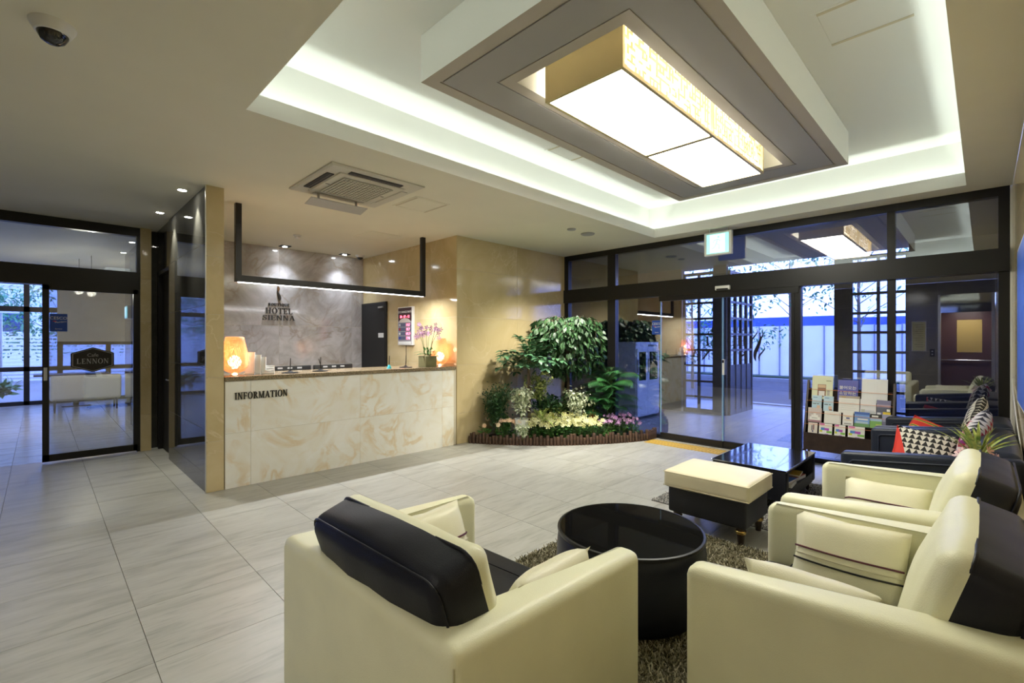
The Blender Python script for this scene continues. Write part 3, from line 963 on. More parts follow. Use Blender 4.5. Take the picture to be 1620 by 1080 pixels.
def glyph(c):
    if c == 'I': return stem(0.09), 0.37
    if c == 'H': return stem(0.09) + stem(0.60) + [rect(0.2, 0.65, 0.47, 0.47 + t_)], 0.88
    if c == 'T': return stem(0.30, T_, 1) + [rect(0.02, 0.77, 1 - t_, 1), rect(0.02, 0.07, 0.76, 1), rect(0.72, 0.77, 0.76, 1)], 0.79
    if c == 'L': return stem(0.09) + [rect(0.2, 0.68, 0, t_), rect(0.62, 0.68, 0, 0.27)], 0.72
    if c == 'E': return stem(0.09) + [rect(0.2, 0.66, 0, t_), rect(0.2, 0.63, 1 - t_, 1), rect(0.2, 0.52, 0.48, 0.55), rect(0.61, 0.67, 0, 0.26), rect(0.58, 0.63, 0.76, 1), rect(0.48, 0.53, 0.40, 0.63)], 0.72
    if c == 'F': return stem(0.09) + [rect(0.2, 0.63, 1 - t_, 1), rect(0.2, 0.52, 0.46, 0.53), rect(0.58, 0.63, 0.75, 1), rect(0.48, 0.53, 0.38, 0.61)], 0.67
    if c == 'N': return stem(0.10, t_) + [[(0.03, 1), (0.26, 1), (0.79, 0), (0.64, 0)]] + [rect(0.70, 0.70 + t_, 0, 1), rect(0.62, 0.86, 1 - S_, 1)], 0.88
    if c == 'M': return stem(0.09, t_) + [[(0.03, 1), (0.25, 1), (0.55, 0), (0.46, 0)], [(0.80, 1), (0.88, 1), (0.55, 0), (0.47, 0)]] + stem(0.80), 1.08
    if c == 'A': return [[(0.40, 1), (0.47, 1), (0.14, 0), (0.07, 0)], [(0.38, 1), (0.52, 1), (0.83, 0), (0.63, 0)], rect(0.20, 0.64, 0.30, 0.37), rect(0.0, 0.24, 0, S_), rect(0.52, 0.92, 0, S_)], 0.90
    if c == 'O': return arc(0.46, 0.5, 0.44, 0.53, 0, 360, T_, t_, 24), 0.92
    if c == 'Q': return arc(0.46, 0.5, 0.44, 0.53, 0, 360, T_, t_, 24) + [[(0.40, 0.02), (0.58, 0.06), (0.90, -0.22), (0.74, -0.22)]], 0.94
    if c == 'C': return arc(0.46, 0.5, 0.44, 0.53, 48, 312, T_, t_, 20) + [rect(0.70, 0.75, 0.68, 0.98)], 0.82
    if c == 'U': return stem(0.09, T_, 2) + [rect(0.62, 0.62 + t_, 0.3, 1), rect(0.54, 0.80, 1 - S_, 1), rect(0.09, 0.28, 0.3, 0.5)] + arc(0.393, 0.32, 0.303, 0.33, 180, 360, 0.12, t_, 12), 0.84
    if c == 'B': return stem(0.09) + arc(0.36, 0.755, 0.27, 0.245, -90, 90, T_ * 0.9, t_, 12) + arc(0.38, 0.27, 0.30, 0.27, -90, 90, T_, t_, 12) + [rect(0.2, 0.38, 0, t_), rect(0.2, 0.38, 0.49, 0.55), rect(0.2, 0.38, 1 - t_, 1)], 0.75
    if c == 'R': return stem(0.09) + arc(0.36, 0.74, 0.29, 0.26, -90, 90, T_ * 0.9, t_, 12) + [rect(0.2, 0.38, 0.48, 0.55), rect(0.2, 0.38, 1 - t_, 1), [(0.30, 0.5), (0.48, 0.5), (0.86, 0), (0.64, 0)], rect(0.64, 0.88, 0, S_)], 0.86
    if c == 'S':
        pts = [(0.58, 0.80), (0.47, 0.94), (0.32, 0.965), (0.17, 0.90), (0.12, 0.76), (0.20, 0.62), (0.35, 0.52), (0.50, 0.41), (0.57, 0.25), (0.50, 0.10), (0.34, 0.035), (0.18, 0.07), (0.08, 0.20)]
        ws = [0.06, 0.07, 0.075, 0.12, 0.15, 0.17, 0.19, 0.18, 0.15, 0.12, 0.075, 0.07, 0.06]
        return stroke(pts, ws) + [rect(0.555, 0.61, 0.70, 1.0), rect(0.05, 0.105, 0.0, 0.32)], 0.68
    return [], 0.4
def letter_mesh(c, size, depth):
    polys, adv = glyph(c)
    bm = bmesh.new()
    for k, p in enumerate(polys):
        # wafer offsets keep overlapping strokes apart
        d = depth + 0.00004 * k
        area2 = sum(p[i][0] * p[(i + 1) % len(p)][1] - p[(i + 1) % len(p)][0] * p[i][1] for i in range(len(p)))
        if area2 < 0: p = p[::-1]
        prism(bm, [(x * size, y * size) for x, y in p], 0, d)
    return to_mesh(bm, 'letter'), adv * size
def word(parent, body, size, depth, m, x, z, width=None, y=0.0, gap=0.10, rot=(R(90), 0, 0), ux=1):
    """letters along local X (or along Y when rot turns them), left edge x, baseline z; returns the width"""
    total = sum(glyph(c)[1] for c in body) + gap * (len(body) - 1)
    kx = 1.0 if width is None else width / (total * size)
    cx = x
    for c in body:
        me, adv = letter_mesh(c, size, depth)
        me.materials.append(m)
        o = obj('letter', me, None, parent, rot=rot)
        o.location = (cx, y, z) if ux == 1 else (y, cx, z)
        o.scale = (kx, 1, 1)
        cx += (adv + gap * size) * kx
    return cx - x


M['sign_black'] = plain('sign_letters', (0.015, 0.012, 0.010), 0.35)
info = thing('information_sign', 'black serif letters reading INFORMATION on the onyx desk front', 'sign', (1.413, 5.431, 0.902))
word(info, 'INFORMATION', 0.072, 0.012, M['sign_black'], 0, 0, 0.515)

hs = thing('hotel_sign', 'dark raised letters and slender emblem on the marble wall behind the desk', 'sign', (2.80, YB - 0.002, 1.85))
word(hs, 'SIENNA', 0.082, 0.015, M['sign_black'], -0.255, 0, 0.51)
word(hs, 'HOTEL', 0.094, 0.015, M['sign_black'], -0.205, 0.108, 0.42)
word(hs, 'BOUTIQUE', 0.045, 0.015, M['sign_black'], -0.165, 0.235, 0.33)
def plume(pts, ws, depth):
    bm = bmesh.new()
    st_ = stroke(pts, ws)
    for p in st_:
        prism(bm, p, 0, depth)
    bmesh.ops.remove_doubles(bm, verts=bm.verts, dist=1e-5)
    return bm
M['bronze'] = plain('bronze_emblem', (0.20, 0.11, 0.06), 0.3, 0.8)
def scurve(h, amp, n=12, ph=0.0): return [(amp * math.sin(ph + i / n * math.pi * 1.5), h * i / n) for i in range(n + 1)]
bell = lambda n, wmax, pk=0.4: [max(0.002, wmax * math.sin(math.pi * min(1, max(0, (i / n) ** (0.7 if pk < 0.5 else 1.4))))) for i in range(n + 1)]
obj('emblem_body', plume([(0.012 + 0.022 * math.sin(1.2 + i / 12 * 3.3), 0.17 * i / 12) for i in range(13)], bell(12, 0.042), 0.018), M['sign_black'], hs, loc=(-0.02, 0, 0.325), rot=(R(90), 0, 0))
obj('emblem_waist', plume([(-0.004 + 0.008 * math.sin(i / 8 * 3), 0.10 * i / 8) for i in range(9)], bell(8, 0.04, 0.6), 0.022), M['bronze'], hs, loc=(-0.015, 0, 0.46), rot=(R(90), 0, 0))
obj('emblem_head', plume([(0.003 * i, 0.06 * i / 6) for i in range(7)], bell(6, 0.026), 0.02), M['sign_black'], hs, loc=(-0.018, 0, 0.555), rot=(R(90), 0, 0))

# exchange-rate board on the desk's side wall
bd = thing('exchange_rate_board', 'white framed exchange rate board with red digits on the desk side wall', 'sign board', (4.30, 6.745, 1.755))
bx('case', M['white_plastic'], bd, -0.05, 0, -0.215, 0.215, -0.315, 0.315, 0.004)
M['board_dark'] = plain('board_maroon', (0.055, 0.022, 0.026), 0.35)
M['board_grey'] = plain('board_grey', (0.30, 0.29, 0.32), 0.4)
M['board_row'] = plain('board_row_blue', (0.10, 0.11, 0.19), 0.4)
M['led_red'] = emit('led_red', (1.0, 0.03, 0.08), 2.6)
bx('header_panel', M['board_dark'], bd, -0.0525, -0.05, -0.20, 0.20, 0.08, 0.30)
bx('rate_panel', M['board_grey'], bd, -0.0525, -0.05, -0.20, 0.20, -0.30, 0.08)
obj('arch', prism(bmesh.new(), [(0.17 * math.cos(math.pi * i / 16), 0.07 * math.sin(math.pi * i / 16)) for i in range(17)], 0, 0.002), plain('board_cream', (0.62, 0.55, 0.50), 0.4), bd, loc=(-0.0525, 0, 0.06), rot=(R(90), 0, R(-90)))
obj('heading', text_mesh('EXCHANGE RATE', 0.05, 0.001), M['white_plastic'], bd, loc=(-0.0535, 0, 0.215), rot=(R(90), 0, R(-90)))
obj('date_digits', text_mesh('20 - 07 - 12', 0.06, 0.001), M['led_red'], bd, loc=(-0.0535, 0, 0.135), rot=(R(90), 0, R(-90)))
for k, s in enumerate(('1157', '10.7', '185.9', '1298')):
    z = 0.018 - 0.072 * k
    bx('rate_row', M['board_row'], bd, -0.054, -0.0525, -0.19, 0.19, z - 0.028, z + 0.028)
    bx('flag_panel', plain('flag_%d' % k, ((0.5, 0.5, 0.55), (0.35, 0.03, 0.04), (0.7, 0.68, 0.66), (0.03, 0.05, 0.3))[k], 0.5), bd, -0.0552, -0.054, 0.125, 0.175, z - 0.02, z + 0.02)
    obj('digits', text_mesh(s, 0.062, 0.001), M['led_red'], bd, loc=(-0.0552, -0.10, z - 0.022), rot=(R(90), 0, R(-90)))
bx('footer', M['white_plastic'], bd, -0.0535, -0.0525, -0.19, 0.19, -0.298, -0.255)
bx('cable', M['black'], bd, -0.008, -0.002, 0.03, 0.036, -0.62, -0.315)

# table lamps on the desk
def shade_mat():
    m, t, b = nt('lamp_shade_fibre')
    tc = N(t, 'ShaderNodeTexCoord')
    v = coords(t, (42, 42, 11))
    n = N(t, 'ShaderNodeTexNoise'); n.inputs['Scale'].default_value = 4; n.inputs['Detail'].default_value = 6
    L(t, v, n.inputs['Vector'])
    c = ramp(t, n.outputs[0], [(0.3, (0.32, 0.06, 0.01)), (0.55, (0.46, 0.12, 0.028)), (0.8, (0.66, 0.27, 0.09))])
    b.inputs['Base Color'].default_value = (0.75, 0.55, 0.35, 1)
    L(t, c, b.inputs['Emission Color'])
    b.inputs['Emission Strength'].default_value = 0.10
    tr = N(t, 'ShaderNodeBsdfTranslucent')
    L(t, c, tr.inputs[0])
    mx = N(t, 'ShaderNodeMixShader'); mx.inputs[0].default_value = 0.45
    L(t, b.outputs[0], mx.inputs[1]); L(t, tr.outputs[0], mx.inputs[2])
    tp = N(t, 'ShaderNodeBsdfTransparent')
    gap = N(t, 'ShaderNodeMapRange'); gap.inputs['From Min'].default_value = 0.42; gap.inputs['From Max'].default_value = 0.75; gap.inputs['To Max'].default_value = 0.55
    L(t, n.outputs[0], gap.inputs['Value'])
    m2 = N(t, 'ShaderNodeMixShader'); L(t, gap.outputs[0], m2.inputs[0]); L(t, mx.outputs[0], m2.inputs[1]); L(t, tp.outputs[0], m2.inputs[2])
    L(t, m2.outputs[0], t.nodes['Material Output'].inputs[0])
    return m
M['shade'] = shade_mat()
M['bulb'] = emit('lamp_bulb', (1.0, 0.80, 0.55), 3.0)
def table_lamp(x, y, label):
    t = thing('table_lamp', label, 'lamp', (x, y, 1.14), group='egg shaped lamps on the desk')
    obj('base', lathem([(0.05, 0), (0.05, 0.008), (0.03, 0.022), (0.02, 0.035)], 24), M['chrome'], t, smooth=40)
    obj('lamp_shade', lathem([(0.045, 0.03), (0.085, 0.045), (0.118, 0.085), (0.130, 0.14), (0.127, 0.20), (0.112, 0.29), (0.094, 0.37), (0.088, 0.405), (0.07, 0.41)], 32, caps=False), M['shade'], t, smooth=80)
    obj('bulb', lathem([(0.02, 0.07), (0.055, 0.11), (0.065, 0.15), (0.045, 0.19), (0.015, 0.21)], 16), M['bulb'], t, smooth=60)
    point('table_lamp_light', (x, y, 1.14 + 0.24), 1.0, (1.0, 0.62, 0.34), 0.03)
table_lamp(1.462, 5.62, 'glowing orange egg shaped table lamp beside the pillar on the desk')
table_lamp(4.16, 5.66, 'glowing orange egg shaped table lamp behind the potted orchid on the desk')

# papers and pens on the desk
for k, (x, hgt, l) in enumerate(((1.60, 0.245, 'tall white leaflet standing next to the left desk lamp'), (1.665, 0.215, 'second white leaflet standing in the row by the lamp'), (1.72, 0.19, 'shorter white leaflet leaning at the end of the row'))):
    t = thing('leaflet', l, 'leaflet', (x, 5.60 + 0.01 * k, 1.14), R(-28))
    obj('booklet', bxm(-0.045, 0.045, -0.012, 0.012, 0, hgt), M['paper'], t, rot=(R(-8), 0, 0))
    obj('holder', bxm(-0.05, 0.05, -0.03, 0.02, 0, 0.02), M['white_plastic'], t)
t = thing('card_holder', 'stepped white card holder on the desk beside the leaflets', 'card holder', (1.80, 5.60, 1.14), R(-20))
for k in range(4):
    bx('step', M['white_plastic'], t, -0.05, 0.05, -0.05 + 0.025 * k, -0.028 + 0.025 * k, 0, 0.025 + 0.022 * k, 0.002)
for (x, y, l, m_) in ((2.02, 5.60, 'black pen on a flat tray near the card holder', 'black'), (2.40, 5.68, 'pair of black pens in a stand at the middle of the desk', 'black'), (3.30, 5.62, 'pen in a small turquoise cone stand on the desk', 'teal'), (3.58, 5.66, 'black pen on a flat tray beside the orchid pot', 'black')):
    if m_ == 'teal' and 'teal' not in M: M['teal'] = plain('turquoise_plastic', (0.02, 0.42, 0.50), 0.35)
    t = thing('pen_stand', l, 'pen stand', (x, y, 1.14))
    if m_ == 'teal': obj('stand', lathem([(0.032, 0), (0.03, 0.008), (0.012, 0.045), (0.006, 0.05)], 20), M['teal'], t, smooth=50)
    else: obj('stand', lathem([(0.09, 0), (0.09, 0.008), (0.03, 0.014), (0.012, 0.03)], 20), M['black'], t, smooth=50)
    obj('pen', tubem([(0, 0, 0.02), (0.005, 0, 0.17)], 0.006, 8, 0.004), M['black'], t, smooth=50)
    if x == 2.40: obj('pen', tubem([(0.02, 0, 0.02), (-0.015, 0.01, 0.15)], 0.006, 8, 0.004), M['black'], t, smooth=50)
for (x, l) in ((2.27, 'low black monitor behind the desk nearer the pillar'), (2.85, 'low black monitor behind the desk farther from the pillar')):
    t = thing('monitor', l, 'monitor', (x, 6.32, 0.76))
    obj('housing', bxm(-0.27, 0.27, -0.02, 0.02, 0.09, 0.425, 0.006), M['black'], t, smooth=40)
    obj('stand', bxm(-0.03, 0.03, 0.0, 0.04, 0.0, 0.12), M['black'], t)
    obj('stand_base', bxm(-0.11, 0.11, -0.08, 0.10, 0.0, 0.012), M['black'], t)
    for s in (-0.12, 0.0, 0.12): bx('vent', M['grey_paint'], t, s - 0.03, s + 0.03, -0.0215, -0.02, 0.39, 0.41)
wd = thing('work_desk', 'low dark work surface behind the onyx desk', 'desk', (2.75, 6.45, 0))
bx('top', M['dark_wood'], wd, -1.4, 1.4, -0.42, 0.3, 0.72, 0.76); bx('support', M['dark_wood'], wd, -1.4, -1.36, -0.4, 0.28, 0, 0.72); bx('support', M['dark_wood'], wd, 1.36, 1.4, -0.4, 0.28, 0, 0.72)

# ------------------------------------------------------------------ rugs
def rug(name, label, x0, x1, y0, y1, cols, n, hgt, seed):
    t = thing(name, label, 'rug', ((x0 + x1) / 2, (y0 + y1) / 2, 0))
    hx, hy = (x1 - x0) / 2, (y1 - y0) / 2
    bb = obj('backing', bxm(-hx, hx, -hy, hy, 0.0, 0.008), plain(name + '_backing', cols[0], 0.95), t)
    rnd = random.Random(seed)
    vs_, fs, mi = [], [], []
    for _ in range(n):
        x, y = rnd.uniform(-hx, hx), rnd.uniform(-hy, hy)
        a = rnd.uniform(0, 6.283); wd_ = 0.0035
        ln = rnd.uniform(0.5, 1.0) * hgt
        b = rnd.uniform(0, 6.283); le = rnd.uniform(0.2, 0.9) * hgt
        i = len(vs_)
        ex_, ey_ = math.cos(a) * wd_, math.sin(a) * wd_
        vs_ += [(x - ex_, y - ey_, 0.004), (x + ex_, y + ey_, 0.004), (x + ex_ * .7 + math.cos(b) * le, y + ey_ * .7 + math.sin(b) * le, ln), (x - ex_ * .7 + math.cos(b) * le, y - ey_ * .7 + math.sin(b) * le, ln)]
        fs.append((i, i + 1, i + 2, i + 3)); mi.append(rnd.randrange(len(cols)))
    me = bpy.data.meshes.new('pile')
    me.from_pydata(vs_, [], fs)
    for k, c in enumerate(cols): me.materials.append(plain('%s_yarn_%d' % (name, k), c, 0.85))
    me.polygons.foreach_set('material_index', mi)
    obj('pile', me, None, t, kind='stuff')
    return t
rug('shag_rug', 'olive brown shag rug under the round black table', 1.3, 3.62, 0.30, 2.25, [(0.10, 0.09, 0.05), (0.23, 0.205, 0.125), (0.38, 0.345, 0.22), (0.50, 0.46, 0.33)], 75000, 0.03, 3)
rug('shag_rug', 'grey shag rug under the low coffee table', 4.08, 5.75, 0.85, 2.22, [(0.12, 0.115, 0.11), (0.34, 0.33, 0.31), (0.55, 0.53, 0.50), (0.65, 0.63, 0.60)], 30000, 0.02, 4)

# ------------------------------------------------------------------ cream armchairs
def split_at(bm, y, front):
    """cut the cushion along a plane of constant Y and keep one side"""
    bmesh.ops.bisect_plane(bm, geom=bm.verts[:] + bm.edges[:] + bm.faces[:], dist=1e-5, plane_co=(0, y, 0), plane_no=(0, 1, 0), clear_inner=front, clear_outer=not front)
    return bm


def armchair(label, W, loc, rz, group=None, zf=0.665, zb=0.70, D=0.94, slim=0.05, cdx=0.0, cdz=0.0):
    t = thing('armchair', label, 'armchair', loc, rz)
    A, B = 0.115, 0.085
    hw_, hd = W / 2, D / 2
    U = [(-hw_, -hd), (hw_, -hd), (hw_, hd), (hw_ - A, hd), (hw_ - A, -hd + B), (-hw_ + A, -hd + B), (-hw_ + A, hd), (-hw_, hd)]
    bm = prism(bmesh.new(), U, 0.045, 1.0)
    for v in bm.verts:
        if v.co.z > 0.9: v.co.z = zf + (zb - zf) * (hd - v.co.y) / D
    bmesh.ops.bevel(bm, geom=[e for e in bm.edges], offset=0.040, segments=5, profile=0.5, affect='EDGES')
    obj('frame', bm, M['cream'], t, smooth=50)
    if 'seam' not in M: M['seam'] = plain('cream_stitching', (0.62, 0.58, 0.40), 0.6)
    for s in (-1, 1):
        obj('seam', tubem([(s * (hw_ - 0.0105), -hd + 0.0105, 0.10), (s * (hw_ - 0.0105), -hd + 0.0105, zb - 0.045)], 0.0025, 6), M['seam'], t, smooth=60)
    iw = W - 2 * A
    obj('seat_base', bxm(-iw / 2 - 0.005, iw / 2 + 0.005, -hd + B - 0.01, hd - 0.02, 0.06, 0.25, 0.015), M['cream'], t, smooth=40)
    sc_ = obj('seat_cushion', cushion(iw - 0.01, D - B - 0.005, 0.15, 0.035, (0, 0, 0.012), 9), M['navy'], t, loc=(0, B / 2 - 0.002, 0.318), smooth=60)
    obj('welt', tubem([(-iw / 2 + 0.03, 0.30, 0.088), (0, 0.31, 0.092), (iw / 2 - 0.03, 0.30, 0.088)], 0.003, 6), M['navy'], sc_, smooth=60)
    cw, ct, ch, sm_ = iw - slim, 0.22, 0.49, 0.04
    cpos, crot = (cdx, -hd + 0.195, 0.64 + cdz), (R(17), 0, 0)
    full = dict(sx=cw, sy=ct, sz=ch, r=0.05, bulge=(0.012, 0.035, 0.02), n=15, wob=0.006, seed=W * 10)
    br = obj('backrest', split_at(cushion(**full), sm_, True), M['cream'], t, loc=cpos, rot=crot, smooth=75)
    bb = obj('backrest_cover', split_at(cushion(**full), sm_, False), M['navy'], t, loc=cpos, rot=crot, smooth=75, label='black leather rear cover of the back cushion')
    x1, z1 = cw / 2 + 0.006, ch / 2 + 0.012
    yb_ = sm_
    def ring_pts(y, ins):
        pts = []
        rr = 0.06
        for (cx, cz, a0) in ((x1 - ins - rr, z1 - ins - rr, 0), (-(x1 - ins - rr), z1 - ins - rr, 90), (-(x1 - ins - rr), -(z1 - ins - rr), 180), (x1 - ins - rr, -(z1 - ins - rr), 270)):
            for k in range(5):
                a = R(a0 + k * 22.5)
                pts.append((cx + rr * math.cos(a), y, cz + rr * math.sin(a)))
        pts.append(pts[0])
        return pts
    obj('piping', tubem(ring_pts(yb_, 0.004), 0.0055, 6), M['navy'], bb, smooth=60)
    obj('piping', tubem(ring_pts(-ct / 2 + 0.0135, 0.0125), 0.0045, 6), M['navy'], bb, smooth=60)
    for (sx_, sy_) in ((-1, -1), (1, -1), (1, 1), (-1, 1)):
        obj('leg', lathem([(0.022, 0.0), (0.028, 0.06)], 14), M['dark_wood'], t, loc=(sx_ * (hw_ - 0.07), sy_ * (hd - 0.07), 0), smooth=40)
    return t


armchair('cream armchair with navy back cushion standing alone on the desk side of the round table', 1.10, (1.225, 1.525, 0), R(-88), zf=0.645, zb=0.70, D=1.0, slim=0.08, cdx=0.055, cdz=-0.02)
armchair('cream armchair with black cushion back between the round table and its twin', 1.06, (2.23, 0.325, 0), 0, zb=0.715)
armchair('cream armchair with black cushion back beside the black sofas and potted plant', 1.06, (3.385, 0.325, 0), 0, zb=0.715)

M['cream_pillow'] = leather('cream_pillow_leather', (0.82, 0.79, 0.58), 0.45)
def striped_pillow(label, loc, rot, w_=0.43, h_=0.36, seed=0):
    t = thing('pillow', label, 'pillow', loc, 0)
    t.rotation_euler = rot
    th = 0.15
    obj('cover', pillow_bm(w_, h_, th, 14, seed), M['cream_pillow'], t, smooth=80)
    for (v, m, r_) in ((0.10, M['burgundy'], 0.0045), (-0.06, M['seam'], 0.003), (-0.2, M['black'], 0.0045)):
        for sd in (-1, 1):
            pts = []
            for i in range(15):
                u = -0.97 + 1.94 * i / 14
                vv = v - 0.10 * (1 - u * u) * 0.5
                e = max(abs(u), abs(vv))
                pull = 1 - 0.07 * (1 - abs(u * vv)) * e ** 3
                tt = th / 2 * (max(0, 1 - abs(u) ** 3) * max(0, 1 - abs(vv) ** 3)) ** 0.42
                pts.append((u * w_ / 2 * pull, sd * (tt + 0.003), vv * h_ / 2 * pull))
            obj('piping', tubem(pts, r_, 6), m, t, smooth=60)
    return t
striped_pillow('cream pillow with dark bands propped on the far arm of the armchair nearest the lens', (2.535, 0.43, 0.52), (R(-24), 0, R(-90)), seed=1)
striped_pillow('cream pillow mostly hidden behind the near arm of the armchair nearest the lens', (1.935, 0.42, 0.53), (R(-24), 0, R(90)), seed=2)
striped_pillow('cream pillow with dark bands lying low in the armchair beside the black sofas', (3.64, 0.43, 0.475), (R(-38), 0, R(-90)), seed=3)
striped_pillow('cream banded pillow against the desk side arm of the lone armchair', (1.32, 1.855, 0.515), (R(-24), 0, R(2)), seed=4)
striped_pillow('cream pillow poking above the arm of the lone armchair toward the wall', (1.34, 1.185, 0.52), (R(-26), 0, R(182)), seed=5)

# ------------------------------------------------------------------ round table
rt = thing('round_table', 'round black leather drum table with a dark glass top', 'table', (2.375, 1.43, 0))
M['black_glass'] = plain('black_glass', (0.006, 0.006, 0.006), 0.03, spec=0.6)
M['mirror_black'] = plain('mirror_black_glass', (0.006, 0.006, 0.006), 0.02, spec=1.0, coat=1.0)
M['mirror_black'].node_tree.nodes['Principled BSDF'].inputs['IOR'].default_value = 2.1
M['mirror_black'].node_tree.nodes['Principled BSDF'].inputs['Coat IOR'].default_value = 2.0
obj('drum', lathem([(0.365, 0.03), (0.382, 0.05), (0.405, 0.15), (0.412, 0.26), (0.408, 0.37), (0.400, 0.425), (0.388, 0.436)], 64), M['navy'], rt, smooth=50)
obj('rim', lathem([(0.405, 0.425), (0.408, 0.433), (0.405, 0.442), (0.393, 0.444), (0.390, 0.43)], 64, caps=False), M['black'], rt, smooth=50)
obj('glass_top', lathem([(0.390, 0.43), (0.390, 0.442), (0.002, 0.443)], 64), M['black_glass'], rt, smooth=30)
obj('plinth', lathem([(0.30, 0.0), (0.30, 0.04)], 40), M['black_matt'], rt)

# ------------------------------------------------------------------ ottoman
ot = thing('ottoman', 'dark footstool with a cream cushion top and turned wooden legs', 'ottoman', (3.85, 1.515, 0))
obj('cushion', cushion(0.545, 0.655, 0.135, 0.028, (0, 0, 0.018), 11, 0.004), M['cream_warm'] if 'cream_warm' in M else M.setdefault('cream_warm', leather('warm_cream_leather', (0.80, 0.73, 0.53), 0.42)), ot, loc=(0, 0, 0.398), smooth=60)
for z in (0.052, -0.055):
    pts = [(sx * 0.27, sy * 0.325, z + 0.398) for sx, sy in ((-1, -1), (1, -1), (1, 1), (-1, 1), (-1, -1))]
    obj('piping', tubem(pts, 0.004, 6), M['cream_warm'], ot, smooth=60)
obj('base', bxm(-0.245, 0.245, -0.30, 0.30, 0.13, 0.34, 0.018, 3), plain('charcoal_weave', (0.016, 0.017, 0.024), 0.6, var=0.3, bscale=200), ot, smooth=40)
for sx in (-1, 1):
    for sy in (-1, 1):
        lg = obj('leg', lathem([(0.020, 0.0), (0.024, 0.03), (0.030, 0.09), (0.034, 0.13)], 16), M['dark_wood'], ot, loc=(sx * 0.19, sy * 0.245, 0), smooth=40)
        obj('brass_ring', lathem([(0.034, 0.082), (0.038, 0.088), (0.036, 0.095), (0.040, 0.101), (0.036, 0.108)], 16, caps=False), M['brass'], lg, smooth=50)

# ------------------------------------------------------------------ coffee table with a shelf
ct = thing('coffee_table', 'low navy coffee table with blue reflecting black glass top and open shelf', 'table', (5.03, 1.52, 0))
hx, hy = 0.50, 0.32
obj('glass_top', bxm(-hx, hx, -hy, hy, 0.372, 0.385, 0.002), M['mirror_black'], ct)
obj('end_panel', bxm(-hx + 0.003, -hx + 0.10, -hy + 0.005, hy - 0.005, 0.11, 0.37, 0.012), M['navy'], ct, smooth=40)
obj('end_panel', bxm(hx - 0.10, hx - 0.003, -hy + 0.005, hy - 0.005, 0.11, 0.37, 0.012), M['navy'], ct, smooth=40)
bx('shelf', M['navy'], ct, -hx + 0.1, hx - 0.1, -hy + 0.006, hy - 0.006, 0.11, 0.20)
bx('back_panel', M['navy'], ct, -hx + 0.1, hx - 0.1, hy - 0.05, hy - 0.006, 0.20, 0.37)
bx('top_board', M['black_matt'], ct, -hx + 0.1, hx - 0.1, -hy + 0.006, hy - 0.05, 0.352, 0.371)
for sx in (-1, 1):
    for sy in (-1, 1):
        obj('leg', lathem([(0.012, 0.0), (0.02, 0.11)], 12), M['dark_wood'], ct, loc=(sx * 0.44, sy * 0.26, 0), smooth=40)
def magazine(x, y, z, rz, w_, d_, h_, col, label):
    t = thing('magazine', label, 'magazine', (x, y, z), rz)
    obj('pages', bxm(-w_ / 2, w_ / 2, -d_ / 2, d_ / 2, 0.001, h_ - 0.001), M['paper'], t)
    obj('front_cover', bxm(-w_ / 2, w_ / 2, -d_ / 2, d_ / 2, h_ - 0.001, h_), plain('cover_print', col, 0.35), t)
    obj('title_band', bxm(-w_ / 2 + 0.01, w_ / 2 - 0.01, d_ / 2 - 0.07, d_ / 2 - 0.03, h_, h_ + 0.0006), plain('cover_band', tuple(min(1, 0.9 - c * 0.6) for c in col), 0.4), t)
    return t
magazine(4.80, 1.33, 0.20, R(4), 0.21, 0.24, 0.035, (0.75, 0.72, 0.66), 'white magazine at the ottoman end of the coffee table shelf, underneath')
magazine(4.815, 1.335, 0.237, R(-5), 0.20, 0.23, 0.012, (0.10, 0.22, 0.60), 'blue and white magazine on top at the ottoman end of the shelf')
magazine(5.10, 1.34, 0.20, R(-6), 0.21, 0.24, 0.03, (0.62, 0.20, 0.10), 'red edged magazine under the yellow one on the coffee table shelf')
magazine(5.11, 1.345, 0.232, R(6), 0.20, 0.23, 0.014, (0.72, 0.50, 0.08), 'yellow magazine on top of the red one on the shelf')

